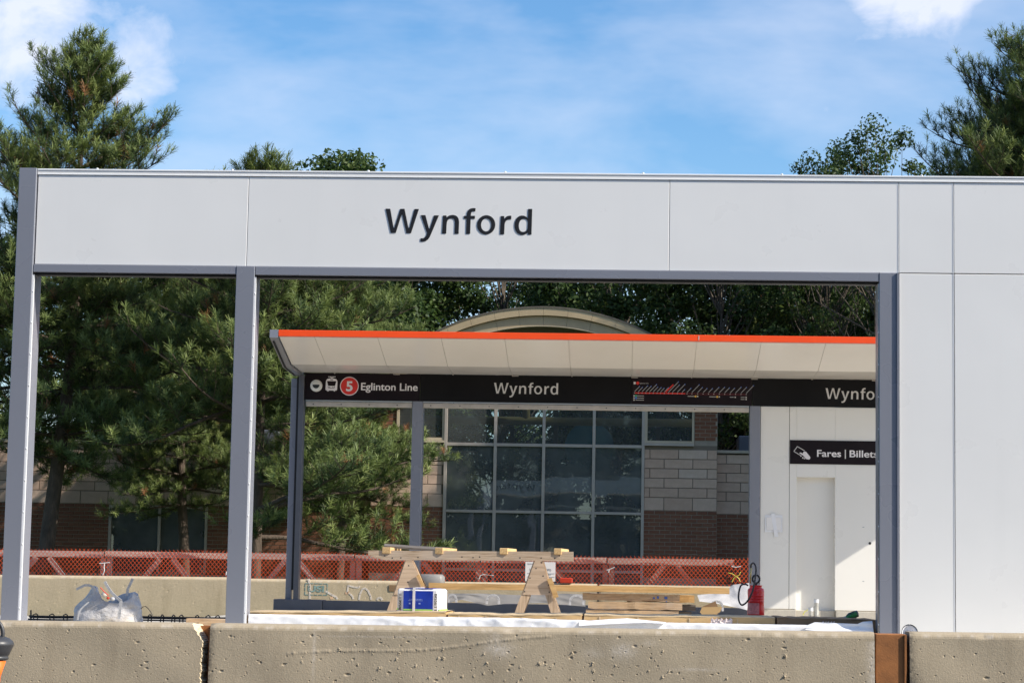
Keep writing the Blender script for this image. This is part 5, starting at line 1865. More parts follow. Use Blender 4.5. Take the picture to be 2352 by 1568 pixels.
# long cartons under everything
YK = 19.42
cts = [((560, 1404), (1026, 1404.5), 'open flat carton at left with pale cut edge behind the white plastic', 0),
       ((1028, 1409), (1338, 1411), 'long flat carton below the blue box and sawhorse', 1),
       ((1341, 1411), (1781, 1417.5), 'long brown carton below the lumber stack', 2),
       ((1784, 1418), (2014, 1424), 'dark shaded carton at right below the green bottle', 3)]
carton = []
for (p0, p1, lb, k) in cts:
    a, b = at(*p0, YK), at(*p1, YK)
    t = thing('flat_carton', lb, 'carton', ((a.x + b.x) / 2, YK, PLAT), 'flat cartons behind the white plastic')
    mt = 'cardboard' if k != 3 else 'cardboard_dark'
    za, zb2 = a.z, b.z
    # front wall with slightly wavy top, lid, body
    n = 26
    g = np.random.default_rng(40 + k)
    wv = np.cumsum(g.normal(0, 0.0022, n + 1)); wv -= np.linspace(wv[0], wv[-1], n + 1)
    vs_, fs_n = [], []
    for i in range(n + 1):
        x_ = a.x + 0.004 + (b.x - a.x - 0.008) * i / n
        z_ = za + (zb2 - za) * i / n + wv[i]
        vs_ += [(x_, YK, PLAT), (x_, YK + 0.003 * math.sin(i), z_ - 0.006), (x_, YK + 1.0, z_ - 0.004), (x_, YK + 1.0, PLAT)]
    for i in range(n):
        o_ = i * 4
        fs_n += [(o_, o_ + 4, o_ + 5, o_ + 1), (o_ + 1, o_ + 5, o_ + 6, o_ + 2), (o_ + 2, o_ + 6, o_ + 7, o_ + 3)]
    fs_n += [(0, 1, 2, 3), (n * 4 + 3, n * 4 + 2, n * 4 + 1, n * 4)]
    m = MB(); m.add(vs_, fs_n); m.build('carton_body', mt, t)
    m = MB()
    vs_ = []
    for i in range(n + 1):
        x_ = a.x + 0.004 + (b.x - a.x - 0.008) * i / n
        z_ = za + (zb2 - za) * i / n + wv[i]
        up_ = 0.002 + 0.004 * abs(math.sin(i * 0.9 + k))
        vs_ += [(x_, YK - 0.003, z_ - 0.005), (x_, YK - 0.003, z_ + up_), (x_, YK + 0.99, z_ + up_)]
    fs_n = []
    for i in range(n):
        o_ = i * 3
        fs_n += [(o_, o_ + 3, o_ + 4, o_ + 1), (o_ + 1, o_ + 4, o_ + 5, o_ + 2)]
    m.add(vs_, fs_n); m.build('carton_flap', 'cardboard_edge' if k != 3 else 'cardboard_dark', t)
    q = MB()
    for f in ((0.08, 0.28, 0.55, 0.8) if k != 3 else (0.3,)):
        xx = a.x + (b.x - a.x) * f
        q.box(xx, xx + 0.012, YK - 0.004, YK - 0.001, PLAT, za - 0.012)
    q.build('fold_line', 'cardboard_edge' if k != 3 else 'cardboard_dark', t)['kind'] = 'stuff'
    carton.append((t, za, zb2))

# bubble wrap pieces against the cartons
for (u0, v0, u1, v1), lb in (((1632, 1420, 1682, 1436), 'strip of shiny bubble wrap on the brown carton front'), ((1888, 1427, 1918, 1441), 'crumpled bit of bubble wrap on the dark carton front')):
    a, b = at(u0, v0, YK - 0.02), at(u1, v1, YK - 0.02)
    g = np.random.default_rng(int(u0))
    n = 14
    vs_, fs_n = [], []
    for i in range(n + 1):
        for j in range(7):
            rag = 0.01 * math.sin(i * 2.1 + j) * (1 if j in (0, 6) else 0)
            vs_.append((a.x + (b.x - a.x) * i / n + g.normal(0, 0.003), YK - 0.02 - 0.015 * g.random(), b.z - 0.02 + (a.z - b.z + 0.02) * j / 6 + rag))
    for i in range(n):
        for j in range(6):
            fs_n.append((i * 7 + j, i * 7 + 7 + j, i * 7 + 8 + j, i * 7 + j + 1))
    m = MB(); m.add(vs_, fs_n)
    o = m.build('bubble_wrap', 'bubble_wrap', None, False, origin=(a.x, YK - 0.02, b.z)); tag(o, lb, 'bubble wrap')

# white plastic-wrapped panel along the front
def wrap(name, label, x0, x1, y, z_front, top_fn, seedv, depth=0.22, amp=0.008):
    g = np.random.default_rng(seedv)
    n, mm = 220, 18
    ks = [(g.uniform(2, 30), g.uniform(0, 6), g.uniform(-14, 14), g.uniform(0.2, 1)) for _ in range(14)]
    vs_, fs_n = [], []
    for i in range(n + 1):
        u = i / n; x_ = x0 + (x1 - x0) * u
        tz = top_fn(x_)
        for j in range(mm + 1):
            t_ = j / mm
            # section: up the front, round the shoulder, back over the top
            if t_ < 0.6:
                yy, zz = y, PLAT - 0.02 + (tz - 0.022 - PLAT + 0.02) * (t_ / 0.6)
            elif t_ < 0.8:
                a_ = (t_ - 0.6) / 0.2 * math.pi / 2
                yy, zz = y + 0.022 * (1 - math.cos(a_)), tz - 0.022 + 0.022 * math.sin(a_)
            else:
                yy, zz = y + 0.022 + depth * (t_ - 0.8) / 0.2, tz - 0.02 * (t_ - 0.8) / 0.2
            w_ = sum(A_ * max(0, math.sin(f_ * x_ + p_ + s_ * zz * 4)) ** 6 for f_, p_, s_, A_ in ks)
            env = 0.35 + 0.65 * (0.5 + 0.5 * math.sin(x_ * 1.3 + seedv)) ** 2
            vs_.append((x_, yy - amp * w_ * env, zz + 0.25 * amp * w_ * env))
    for i in range(n):
        for j in range(mm):
            a_ = i * (mm + 1) + j
            fs_n.append((a_, a_ + mm + 1, a_ + mm + 2, a_ + 1))
    m = MB(); m.add(vs_, fs_n)
    o = m.build(name, 'plastic_white', None, True, origin=((x0 + x1) / 2, y, PLAT)); tag(o, label, 'plastic sheet')
    return o
YW = 19.12
tops = [(at(572, 1409, YW)), (at(900, 1415, YW)), (at(1130, 1418, YW)), (at(1320, 1423, YW)), (at(1470, 1428, YW)), (at(2005, 1437, YW))]
def topfn(x_):
    return float(np.interp(x_, [p.x for p in tops], [p.z for p in tops]))
wrap('plastic_wrapped_panel', 'long white plastic-wrapped panel lying along the front of the shelter floor', at(571, 1410, YW).x, at(2004, 1440, YW).x, YW, 0, topfn, 3)
# loose fold lying on it and torn corner at right
def sheet(name, label, outline, y, depth, amp, seedv, mat_='plastic_white'):
    g = np.random.default_rng(seedv)
    T = [at(u, v, y) for u, v in outline[0]]
    B = [at(u, v, y) for u, v in outline[1]]
    n, mm = 48, 10
    tu = np.linspace(0, 1, len(T)); bu = np.linspace(0, 1, len(B))
    ks = [(g.uniform(1.5, 9), g.uniform(0, 6), g.uniform(-9, 9)) for _ in range(7)]
    vs_, fs_n = [], []
    for i in range(n + 1):
        u = i / n
        tx_, tz_ = np.interp(u, tu, [p.x for p in T]), np.interp(u, tu, [p.z for p in T])
        bx_, bz_ = np.interp(u, bu, [p.x for p in B]), np.interp(u, bu, [p.z for p in B])
        for j in range(mm + 1):
            t_ = j / mm
            x_, z_ = bx_ + (tx_ - bx_) * t_, bz_ + (tz_ - bz_) * t_
            w_ = sum(math.sin(f_ * x_ * 3 + p_ + s_ * t_ * 1.5) for f_, p_, s_ in ks) / 3
            vs_.append((x_, y + depth * (t_ - 0.5) + amp * w_, z_))
    for i in range(n):
        for j in range(mm):
            a_ = i * (mm + 1) + j
            fs_n.append((a_, a_ + mm + 1, a_ + mm + 2, a_ + 1))
    m = MB(); m.add(vs_, fs_n)
    o = m.build(name, mat_, None, True, origin=B[0]); tag(o, label, 'plastic sheet')
    return o
sheet('plastic_sheet', 'loose fold of white plastic on the wrapped panel below the lumber stack', ([(1330, 1426), (1400, 1421), (1440, 1419), (1480, 1423), (1530, 1428)], [(1330, 1436), (1400, 1432), (1440, 1430), (1480, 1429), (1530, 1430)]), YW - 0.03, 0.05, 0.006, 5)
sheet('plastic_sheet', 'torn pale blue-white plastic corner beside the third grey post', ([(1852, 1436), (1872, 1428), (1920, 1430), (1970, 1432), (1982, 1427), (2004, 1425)], [(1850, 1445), (1880, 1448), (1930, 1450), (1970, 1450), (2000, 1452), (2006, 1452)]), YW - 0.05, 0.05, 0.008, 6)

# blue and white bag of mortar
bgz = carton[0][1] + 0.006
cbx = at(966, 1400, 19.75)
bagt = thing('mortar_bag', 'blue and white BISSETT paper bag with white strap standing on the cardboard', 'bag', (cbx.x, 19.9, bgz))
bagt.rotation_euler = (0, 0, R(-9))
Lx, Ly, Lz = 0.194, 0.17, 0.226
def local_sub(nm, mt, x0, x1, y0, y1, z0, z1, n=1, bulge=0.0):
    m = MB(); m.box(x0, x1, y0, y1, z0, z1)
    return m.build(nm, mt, bagt, origin=wloc(bagt)) if False else put(nm, m.mesh(nm, mt), bagt)
g = np.random.default_rng(77)
m = MB()
NX, NZ = 14, 9
def bagpt(u, v, f):     # crumpled bag surface
    return None
sec = []
mb_ = MB()
mb_.bevbox(-Lx, Lx, -Ly, Ly, 0, Lz, 0.018)
bag_me = mb_.mesh('bag_body', 'paper_white', (0, 0, 0))
bo = put('bag_body', bag_me, bagt)
md = bo.modifiers.new('crease', 'SUBSURF'); md.levels = 3; md.render_levels = 3; md.subdivision_type = 'SIMPLE'
tex = bpy.data.textures.new('crease', 'CLOUDS'); tex.noise_scale = 0.09
md = bo.modifiers.new('dent', 'DISPLACE'); md.texture = tex; md.strength = 0.010; md.mid_level = 0.6
yf_ = -Ly - 0.005
local_sub('blue_print', 'paper_blue', -Lx + 0.062, Lx - 0.052, yf_, yf_ + 0.004, 0.004, Lz - 0.022)
local_sub('blue_print', 'paper_blue', -Lx + 0.07, Lx - 0.055, -Ly + 0.01, Ly - 0.02, Lz - 0.001, Lz + 0.0035)
local_sub('lime_stripe', 'lime', -Lx + 0.062, Lx - 0.052, yf_ - 0.002, yf_, 0.028, 0.042)
local_sub('lime_stripe', 'lime', Lx + 0.001, Lx + 0.004, -Ly + 0.01, Ly - 0.01, 0.030, 0.044)
local_sub('lime_stripe', 'lime', -Lx, -Lx + 0.014, yf_ + 0.001, yf_ + 0.004, 0.034, 0.046)
# strap over the top
m = MB()
m.box(-0.045, -0.022, yf_ - 0.006, yf_ - 0.003, 0.0, Lz + 0.004)
m.box(-0.045, -0.022, yf_ - 0.003, Ly, Lz + 0.004, Lz + 0.008)
put('strap', m.mesh('strap', 'paper_white'), bagt)
def vtext(body, xc, z0, z1, w_, down):
    cu_ = bpy.data.curves.new('lettering', 'FONT'); cu_.body = body; cu_.offset = 0.02
    tmp = bpy.data.objects.new('lettering', cu_); col.objects.link(tmp)
    dg = bpy.context.evaluated_depsgraph_get(); dg.update()
    me = bpy.data.meshes.new_from_object(tmp.evaluated_get(dg)); bpy.data.objects.remove(tmp)
    xs = [v.co.x for v in me.vertices]; ysv = [v.co.y for v in me.vertices]
    a_, b_, c_, d_ = min(xs), max(xs), min(ysv), max(ysv)
    for v in me.vertices:
        u, t_ = (v.co.x - a_) / (b_ - a_), (v.co.y - c_) / (d_ - c_)
        if down:
            v.co = Vector((xc - w_ / 2 + w_ * t_, yf_ - 0.001, z1 - (z1 - z0) * u))
        else:
            v.co = Vector((xc + w_ / 2 - w_ * t_, yf_ - 0.001, z0 + (z1 - z0) * u))
    me.materials.append(MATS['print_black'])
    put('lettering', me, bagt)
vtext('BISSETT', -Lx + 0.030, 0.03, 0.18, 0.026, False)
vtext('BISSETT', Lx - 0.024, 0.02, 0.18, 0.028, True)
m = MB()
for zz, a_, b_ in ((0.130, -0.075, 0.045), (0.118, -0.085, 0.05), (0.010, -0.06, 0.02)):
    x_ = a_
    while x_ < b_:
        l_ = random.uniform(0.006, 0.02); m.box(x_, min(x_ + l_, b_), yf_ - 0.0015, yf_ - 0.0003, zz - 0.0025, zz + 0.0025); x_ += l_ + 0.004
for xx in (-0.08, 0.01):
    m.box(xx, xx + 0.018, yf_ - 0.0015, yf_ - 0.0003, 0.085, 0.098)
put('small_print', m.mesh('small_print', 'print_blue'), bagt)

# lumber
def lum(name, label, x0, x1, y, z0, z1, mat_='wood_old', d=0.14, g=None, rz=0.0, end=True):
    g = g or np.random.default_rng(int(abs(x0 * 1000)))
    cx_, cz_ = (x0 + x1) / 2, (z0 + z1) / 2
    m = rough_bar(MB(), (x0, y + d / 2, cz_), (x1, y + d / 2, cz_), z1 - z0, d, (0, 1, 0), g, 12, 0.0025)
    o = m.build(name, mat_, None, origin=(cx_, y, z0)); tag(o, label, 'board', 'boards of the lumber stack')
    o.rotation_euler = (0, 0, R(rz))
    return o
YU = 23.6
def zz(px, v, Y=YU):
    return at(px, v, Y).z
X_ = lambda px, Y=YU: at(px, 1380, Y).x
lum('timber_beam', 'long pale timber beam lying across the top of the lumber stack', X_(985), X_(1675), YU - 0.05, zz(1500, 1360.5), zz(1500, 1346.5), 'wood_new', 0.12, rz=0.6)
lum('lumber_board', 'board with blue marks, second from the top of the stack', X_(1338), X_(1561), YU, zz(1450, 1379), zz(1450, 1363.5))
o = [q for q in col.objects if q.get('label') == 'board with blue marks, second from the top of the stack'][0]
for u, v, w_, h_ in ((285, 720, 0.018, 0.02), (367, 705, 0.02, 0.025), (530, 715, 0.03, 0.025), (540, 790, 0.012, 0.01)):
    P = zl_(u, v, YU - 0.003); q = MB(); q.box(P.x - w_ / 2, P.x + w_ / 2, YU - 0.006, YU + 0.002, P.z - h_ / 2, P.z + h_ / 2)
    q.build('crayon_mark', 'blue_mark', o)
lum('lumber_board', 'weathered board with red smear, third from the top of the stack', X_(1351), X_(1567), YU - 0.03, zz(1450, 1398.5), zz(1450, 1382), 'wood_old', 0.16)
lum('lumber_board', 'split bottom board of the stack just above the carton', X_(1346), X_(1559), YU - 0.02, zz(1450, 1410), zz(1450, 1400.5), 'wood_old', 0.16)
lum('lumber_board', 'rear board of the stack ending above the open carton', X_(1440), X_(1594, YU + .3), YU + 0.16, zz(1450, 1381), zz(1450, 1364), 'wood_new', 0.14)
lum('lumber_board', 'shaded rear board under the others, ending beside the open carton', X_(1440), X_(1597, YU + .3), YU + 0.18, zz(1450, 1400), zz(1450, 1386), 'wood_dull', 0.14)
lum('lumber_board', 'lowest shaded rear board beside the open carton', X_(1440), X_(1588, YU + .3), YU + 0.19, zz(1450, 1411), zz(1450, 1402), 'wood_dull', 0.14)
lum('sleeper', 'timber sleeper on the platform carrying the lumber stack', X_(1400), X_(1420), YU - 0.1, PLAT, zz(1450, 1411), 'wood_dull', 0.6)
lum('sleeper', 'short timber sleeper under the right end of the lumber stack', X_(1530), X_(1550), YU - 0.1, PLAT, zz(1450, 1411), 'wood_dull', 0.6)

# small open carton
YO = 21.3
def pl(u, v, dy=0.0):
    return zl_(u, v, YO + dy)
oc = thing('open_carton', 'small open brown carton leaning beside the lumber stack', 'carton', pl(1450, 1050))
m = MB(); F_ = [pl(1270, 900), pl(1688, 895), pl(1640, 1000), pl(1560, 1050), pl(1270, 1050), pl(1225, 1010)]
m.prism([(p.x, p.z) for p in F_][::-1], YO, YO + 0.006); m.build('front_wall', 'cardboard', oc)
a, b = pl(1270, 1050), pl(1600, 1050)
m = MB(); m.box(a.x, b.x, YO + 0.007, YO + 0.22, a.z - 0.02, a.z + 0.002); m.build('bottom', 'cardboard_dark', oc)
m = MB(); F_ = [pl(1275, 905, .0), pl(1545, 780, .2), pl(1590, 890, .2), pl(1560, 1040, .2), pl(1280, 1040, .2)]
m.prism([(p.x, p.z) for p in F_][::-1], YO + 0.20, YO + 0.206); m.build('back_wall', 'cardboard_dark', oc)

# white plastic sheets behind, with loops of strap
sheet('plastic_sheet', 'rumpled white plastic sheet between the lumber stack and the red sprayer', ([(1602, 1366), (1640, 1362), (1672, 1352), (1685, 1342), (1722, 1338)], [(1606, 1380), (1640, 1384), (1680, 1392), (1700, 1396), (1722, 1402)]), 26.2, 0.2, 0.012, 11, 'bag_white')
sheet('plastic_sheet', 'grey plastic sheet hanging under the timber beam behind the blue box', ([(1028, 1362), (1100, 1362), (1200, 1366), (1300, 1362), (1345, 1364)], [(1030, 1384), (1060, 1376), (1120, 1390), (1160, 1386), (1250, 1384), (1345, 1392)]), 27.0, 0.1, 0.012, 12, 'plastic_grey')
for (u0, u1, v0, v1), lb in (((1030, 1048, 1366, 1382), 'white strap loop behind the right side of the blue box'), ((1118, 1146, 1366, 1386), 'white strap loop between the sawhorse legs'), ((1309, 1340, 1367, 1388), 'white strap loop right of the sawhorse'), ((1632, 1660, 1380, 1402), 'white strap loop above the small open carton')):
    Y_ = 26.85 if u0 < 1500 else 25.9
    q = MB(); P = []
    for t_ in np.linspace(0, math.pi, 14):
        P.append(at((u0 + u1) / 2 - (u1 - u0) / 2 * math.cos(t_), v1 - (v1 - v0) * math.sin(t_) ** 0.6, Y_))
    for i in range(len(P) - 1):
        q.bar(P[i] - (P[i + 1] - P[i]) * .08, P[i + 1] + (P[i + 1] - P[i]) * .08, 0.026, 0.03, (0, 1, 0))
    o = q.build('strap_loop', 'bag_white', None, origin=P[0]); tag(o, lb, 'strap', 'strap loops')

# red pump sprayer
YP = 20.35
sp0 = at(1736, 1411.5, YP)
spt = thing('pump_sprayer', 'red plastic pump sprayer with looped brown hose beside the white wall', 'sprayer', sp0)
K_ = 0.00407
m = MB()
prof = [(0.0, 0), (18.5, 0), (19.4, 1.5), (19.4, 12), (18.4, 20), (18.4, 30), (19.0, 31), (18.4, 32), (18.4, 36), (19.0, 37), (18.4, 38), (18.4, 42), (19.0, 43), (18.6, 44), (19.0, 52), (18.6, 56), (17.0, 59.5), (13.5, 61), (13, 61.5), (13.5, 64.5), (15.0, 66.5), (13.5, 67.2), (0.5, 67)]
m.lathe([(r_ * K_, h_ * K_) for r_, h_ in prof], sp0, 32); m.build('tank', 'tank_red', spt, True)
lab = MB()
vs_, fs_n = [], []
for i in range(11):
    t_ = R(-165 + 9.5 * i)
    for h_ in (2, 27):
        vs_.append((sp0.x + 19.7 * K_ * math.cos(t_), sp0.y + 19.7 * K_ * math.sin(t_), sp0.z + h_ * K_))
for i in range(10):
    fs_n.append((2 * i, 2 * i + 2, 2 * i + 3, 2 * i + 1))
lab.add(vs_, fs_n); lab.build('label', 'tank_label', spt)
m = MB()
c_ = Vector((sp0.x + 0.2 * K_, sp0.y, sp0.z + 81 * K_))
ring = [c_ + Vector((8.0 * K_ * math.cos(t_), 0, 9.0 * K_ * math.sin(t_))) for t_ in np.linspace(0, 2 * math.pi, 24)]
m.tube(ring, 2.3 * K_, 8); m.tube([sp0 + Vector((0, 0, 66 * K_)), sp0 + Vector((0, 0, 73 * K_))], 3.2 * K_, 10)
m.build('pump_handle', 'black_plastic', spt, True)
def hp(u, v, dy=-0.09):
    return at((2940 + u / 6.275) / 1.7415, (2230 + v / 6.275) / 1.7415, YP + dy)
from mathutils import geometry
ctrl = [(398, 240, .0), (405, 165, -.03), (460, 130, -.06), (510, 190, -.08), (528, 300, -.1), (515, 450, -.11), (490, 620, -.12), (450, 800, -.13), (380, 980, -.13), (280, 1120, -.12), (180, 1180, -.10), (115, 1120, -.08), (88, 980, -.05), (110, 800, -.02), (160, 680, 0.0), (260, 660, .03), (330, 690, .04)]
P = [hp(*c) for c in ctrl]
sm = []
for i in range(len(P) - 1):
    p0, p1, p2, p3 = P[max(i - 1, 0)], P[i], P[i + 1], P[min(i + 2, len(P) - 1)]
    for k in range(5):
        t_ = k / 5
        sm.append(0.5 * ((2 * p1) + (p2 - p0) * t_ + (2 * p0 - 5 * p1 + 4 * p2 - p3) * t_ * t_ + (-p0 + 3 * p1 - 3 * p2 + p3) * t_ ** 3))
sm.append(P[-1])
m = MB(); m.tube(sm, 0.0085, 8); m.build('hose', 'hose', spt, True)
m = MB(); m.tube([hp(405, 245, 0), hp(395, 420, 0), hp(385, 640, .02)], 0.007, 8); m.build('wand', 'brass', spt, True)

# foil ducts, bottle
for (u, v0, v1, r_), lb in (((1862.5, 1394, 1419, 0.026), 'shorter silver conduit stub in front of the recessed wall'), ((1875, 1375, 1419, 0.026), 'taller silver conduit stub in front of the recessed wall')):
    a = at(u, v1, 24.0); b = at(u, v0, 24.0)
    t = thing('conduit_stub', lb, 'conduit', (a.x, 24.0, PLAT), 'conduit stubs')
    m = MB(); m.lathe([(r_, 0), (r_ * 1.0, (b.z - PLAT) * 0.5), (r_ * 0.96, b.z - PLAT - 0.05), (r_, b.z - PLAT - 0.045), (r_, b.z - PLAT), (r_ * 0.8, b.z - PLAT), (r_ * 0.8, b.z - PLAT - 0.03)], (a.x, 24, PLAT), 14); m.build('pipe', 'duct_silver', t, True)
    m = MB(); m.lathe([(r_ * 1.06, 0), (r_ * 1.06, 0.035)], (a.x, 24, b.z - 0.04), 14); m.build('collar', 'trim_white', t)
P = [at(u, v, 23.95) for u, v in ((1856, 1399), (1848, 1404), (1844, 1412))]
q = MB(); q.tube(P, 0.005, 5); o = q.build('cable_tie', 'yellow_tie', None, origin=P[0]); tag(o, 'yellow cord trailing from the shorter conduit stub', 'tie')
bc = at(1958, 1412, 20.2)
m = MB(); m.lathe([(0.008, -0.085), (0.013, -0.083), (0.013, -0.062), (0.02, -0.055), (0.032, -0.03), (0.033, 0.03), (0.031, 0.05), (0.012, 0.056)], (0, 0, 0), 18)
me = m.mesh('glass_bottle', 'green_glass', (0, 0, 0), True)
o = put('plastic_bottle', me, None, bc); o.rotation_euler = (0, R(72), R(18)); tag(o, 'green plastic bottle lying on the dark carton near the third post', 'bottle')
m = MB(); m.lathe([(0.0135, -0.088), (0.0135, -0.07)], (0, 0, 0), 14); put('cap', m.mesh('cap', 'print_grey'), o)

# ------------------------------------------------------------------ bulk bag and rebar at left
YG = 20.1
def zb_(u, v, Y=YG):
    return at((200 + u / 5.6) / 1.7415, (2280 + v / 5.6) / 1.7415, Y)
a, b = zb_(565, 1110, YG + 0.36), zb_(2040, 1110, YG + 0.36)
cx_, hw = (a.x + b.x) / 2, (b.x - a.x) / 2
kk = (b.x - a.x) / (2040 - 565)
bt = thing('bulk_bag', 'slumped dirty-white bulk bag with loose straps behind the left barrier', 'bag', (cx_, YG + 0.3, PLAT))
g = np.random.default_rng(9)
NA, NR = 64, 22
bz = PLAT
# silhouette half widths by height, and rim height by angle (front = -y)
sil_h = [0, 150, 300, 450, 560, 640, 720]      # photo units above the barrier line
sil_l = [735, 735, 690, 540, 430, 380, 330]
sil_r = [735, 730, 720, 640, 620, 560, 520]
def rimh(th):
    # th: 0 = right, -90deg = front
    d = math.degrees(th) % 360
    return np.interp(d, [0, 30, 70, 110, 150, 175, 200, 228, 250, 268, 290, 312, 335, 360], [520, 620, 560, 330, 360, 520, 700, 735, 560, 400, 360, 430, 600, 520])
vs_, fs_n = [], []
base_u = (zb_(1300, 1110).z - PLAT) / kk
for j in range(NR + 1):
    for i in range(NA):
        th = 2 * math.pi * i / NA
        hmax = rimh(th) + base_u
        h_ = hmax * j / NR
        hh = max(0, h_ - base_u)
        wl, wr = np.interp(hh, sil_h, sil_l), np.interp(hh, sil_h, sil_r)
        c, s_ = math.cos(th), math.sin(th)
        wx = wr if c > 0 else wl
        sq = (abs(c) ** 3.2 + abs(s_) ** 3.2) ** (-1 / 3.2)
        cr_ = 14 * math.sin(5 * th + h_ * 0.011) + 10 * math.sin(11 * th - h_ * 0.02 + 1) + 6 * math.sin(h_ * 0.021 + 4 * th)
        rx, ry = (wx + cr_) * sq, (560 - 0.25 * hh + cr_) * sq
        vs_.append((cx_ + rx * c * kk, YG + 0.36 + ry * s_ * kk * 0.8, bz + h_ * kk + 4 * kk * math.sin(7 * th)))
for j in range(NR):
    for i in range(NA):
        fs_n.append((j * NA + i, j * NA + (i + 1) % NA, (j + 1) * NA + (i + 1) % NA, (j + 1) * NA + i))
# inner side turning down into the bag
o_ = len(vs_)
for j in range(1, 5):
    for i in range(NA):
        x_, y_, z_ = vs_[NR * NA + i]
        f = 1 - 0.12 * j
        vs_.append((cx_ + (x_ - cx_) * f, YG + 0.36 + (y_ - YG - 0.36) * f, z_ - 0.035 * j * j * 0.5 + 0.01))
for j in range(4):
    for i in range(NA):
        p_ = (NR * NA if j == 0 else o_ + (j - 1) * NA)
        q_ = o_ + j * NA
        fs_n.append((p_ + i, p_ + (i + 1) % NA, q_ + (i + 1) % NA, q_ + i))
fs_n.append(tuple(o_ + 3 * NA + i for i in range(NA)))
m = MB(); m.add(vs_, fs_n); m.build('bag_body', 'bag_cloth', bt, True)
def strap(pts, wd, dy=0.0):
    q = MB(); P = [zb_(u, v, YG + dy) for u, v in pts]
    for i in range(len(P) - 1):
        q.bar(P[i] - (P[i + 1] - P[i]) * .05, P[i + 1] + (P[i + 1] - P[i]) * .05, wd, 0.006, (0, 1, 0.2))
    q.build('strap', 'bag_white', bt)
strap([(595, 420), (680, 380), (770, 335), (860, 330), (930, 355), (990, 410), (1010, 480)], 0.022, 0.18)
strap([(1225, 250), (1265, 325), (1330, 430), (1400, 520), (1500, 610), (1590, 680), (1580, 800), (1560, 960), (1545, 1080)], 0.026, -0.085)
strap([(1850, 185), (1820, 260), (1780, 340), (1745, 410), (1720, 560)], 0.024, 0.3)
strap([(620, 1100), (640, 980), (690, 870), (770, 790), (860, 715)], 0.014, -0.06)
q = MB(); P = [zb_(u, v, YG - 0.02) for u, v in ((1130, 380), (1220, 480), (1310, 560))]; q.tube(P, 0.005, 5); q.build('red_cord', 'red_plastic', bt)
for (u, v, r_, mt) in ((1215, 545, 75, 'bag_dirty'), (1400, 640, 60, 'bag_white'), (1300, 620, 40, 'red_plastic')):
    c_ = zb_(u, v, YG + 0.16); q = MB()
    q.lathe([(0.001, -r_ * kk * .8), (r_ * kk * .7, -r_ * kk * .5), (r_ * kk, 0), (r_ * kk * .7, r_ * kk * .6), (0.001, r_ * kk * .9)], c_, 12); q.build('rubbish', mt, bt, True)
P = [zb_(u, v, YG + 0.2) for u, v in ((2030, 860), (2080, 815), (2140, 800), (2200, 850), (2260, 930), (2300, 1010))]
q = MB(); q.tube(P, 0.004, 5); o = q.build('wire', 'rebar', None, origin=P[0]); tag(o, 'thin wire loop springing up right of the bulk bag', 'wire')

def rebar_run(lb, u0, u1, v, n, seedv):
    g = random.Random(seedv)
    Y_ = 20.7
    a, b = at(u0, v, Y_), at(u1, v + (u1 - u0) * 0.014, Y_)
    t = thing('rebar_cage', lb, 'rebar', ((a.x + b.x) / 2, Y_, PLAT), 'rebar on the platform')
    for dz, dy in ((0, 0), (-0.012, 0.03), (-0.030, -0.02)):
        m = MB(); m.tube([(a.x, Y_ + dy, a.z + dz), ((a.x + b.x) / 2, Y_ + dy, (a.z + b.z) / 2 + dz - 0.003), (b.x, Y_ + dy, b.z + dz)], 0.0075, 6); m.build('bar', 'rebar', t)
    for k in range(n):
        x_ = a.x + (b.x - a.x) * (k + 0.5 + g.uniform(-.2, .2)) / n
        zt_ = a.z + (b.z - a.z) * (x_ - a.x) / (b.x - a.x)
        m = MB(); m.tube([(x_, Y_ - 0.03, PLAT), (x_ + g.uniform(-.01, .01), Y_ - 0.03, zt_ + 0.012), (x_ + 0.012, Y_, zt_ + 0.022), (x_ + 0.02, Y_ + 0.03, zt_ + 0.01), (x_ + 0.02, Y_ + 0.03, PLAT)], 0.0065, 5); m.build('stirrup', 'rebar', t)
    return t
t = rebar_run('dark rebar with stirrups left of the bulk bag', 66, 172, 1413.5, 3, 4)
P0 = at(71.5, 1412, 20.7); q = MB(); q.tube([(P0.x, 20.7, PLAT), (P0.x - 0.004, 20.7, at(71, 1400, 20.7).z)], 0.008, 6); q.build('upright_bar', 'rebar', t)
rebar_run('dark rebar with stirrups between the bulk bag and second post', 327, 538, 1415.5, 8, 5)
a, b = at(427, 1419.5, 20.2), at(538, 1421, 20.2)
m = MB(); m.bevbox(a.x, b.x, 20.2, 20.5, PLAT, a.z, 0.004); o = m.build('timber_plank', 'wood_old', None, origin=(a.x, 20.2, PLAT)); tag(o, 'brown board lying below the rebar left of the second post', 'board')

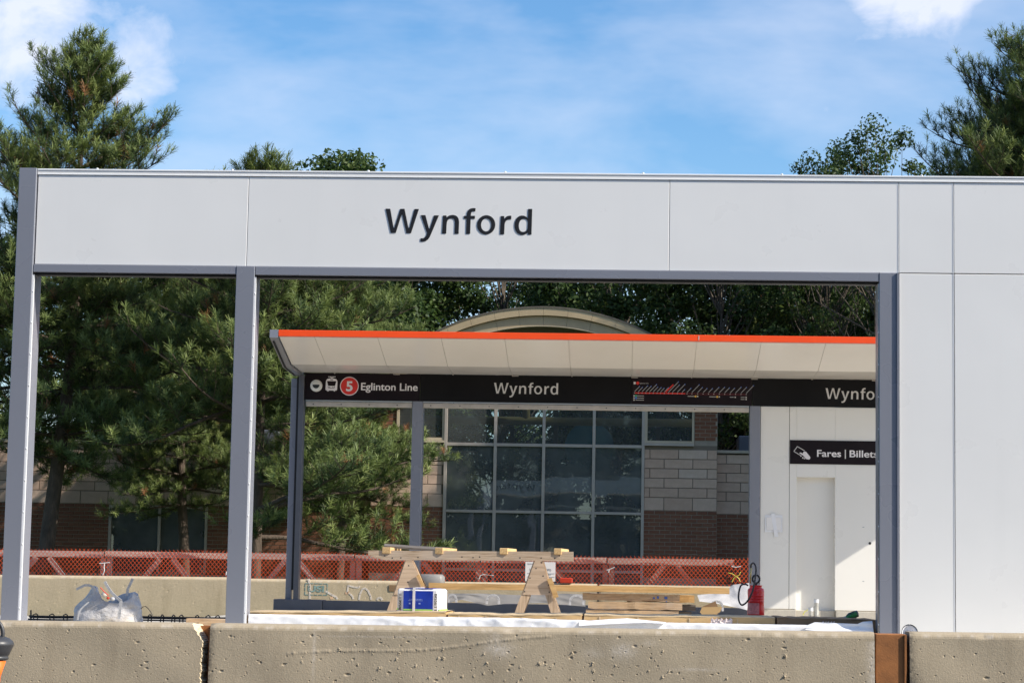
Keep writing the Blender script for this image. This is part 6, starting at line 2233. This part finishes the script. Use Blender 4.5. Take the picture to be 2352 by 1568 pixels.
# ------------------------------------------------------------------ pipe behind the right-hand barrier, traffic drum at left
pc = at(2089, 1452, 17.3)
pp = thing('drain_pipe', 'open white pipe end peeping over the right-hand barrier', 'pipe', (pc.x, 17.3, 0))
m = MB()
r1, r2 = 0.060, 0.055
n = 32
vs_, fs_n = [], []
for (r_, y_, dz) in ((r1, 17.28, 0), (r1, 18.1, -0.35), (r2, 18.1, -0.35), (r2, 17.28, 0)):
    for k in range(n):
        t_ = 2 * math.pi * k / n
        vs_.append((pc.x + r_ * math.cos(t_), y_ + 0.03 * math.sin(t_), pc.z + dz + r_ * math.sin(t_)))
for j in range(4):
    for k in range(n):
        fs_n.append((j * n + k, j * n + (k + 1) % n, ((j + 1) % 4) * n + (k + 1) % n, ((j + 1) % 4) * n + k))
m.add(vs_, fs_n); m.build('pipe', 'plastic_white', pp, True)
m = MB(); m.tube([(pc.x + r1 * 1.03 * math.cos(t_), 17.277 + 0.03 * math.sin(t_), pc.z + r1 * 1.03 * math.sin(t_)) for t_ in np.linspace(0, 2 * math.pi, 40)], 0.0035, 6); m.build('rim', 'print_black', pp)
m = MB(); m.box(pc.x - 0.02, pc.x + 0.02, 17.9, 17.94, 0, pc.z - 0.3); m.build('prop', 'wood_dull', pp)

YD = 13.6
K_ = YD / FPX
dc = at(-14, 1480, YD)
dr = thing('traffic_drum', 'orange traffic delineator with dark grey handled top at the lower left corner', 'traffic drum', (dc.x, YD, 0))
zc = dc.z
m = MB(); m.lathe([(2, 22), (14, 21), (26, 19), (36, 15), (43, 9), (46, 2), (45, -1), (40, -12), (36, -22), (33, -25), (34, -27), (35, -31), (32, -34), (2, -35)][::-1] and [(r_ * K_, zc - 0 + h_ * K_) for r_, h_ in ((2, -35), (32, -34), (35, -31), (34, -27), (33, -25), (36, -22), (40, -12), (45, -1), (46, 2), (43, 9), (36, 15), (26, 19), (14, 21), (2, 22))], (dc.x, YD, 0), 32)
m.build('drum_top', 'dark_plastic', dr, True)
m = MB()
m.tube([(dc.x + 22 * K_ * math.cos(t_), YD - 0.02, zc + 24 * K_ + 32 * K_ * math.sin(t_)) for t_ in np.linspace(-0.5, math.pi + 0.5, 22)], 4.6 * K_, 10)
m.build('handle', 'dark_plastic', dr, True)
m = MB(); m.lathe([(0.22, 0.0), (0.22, 0.05), (0.10, 0.08), (0.055, 0.35), (0.045, 0.8), (18 * K_, zc - 72 * K_), (29 * K_, zc - 36 * K_), (10 * K_, zc - 34.5 * K_)], (dc.x, YD, 0), 32); m.build('drum_body', 'cone_orange', dr, True)
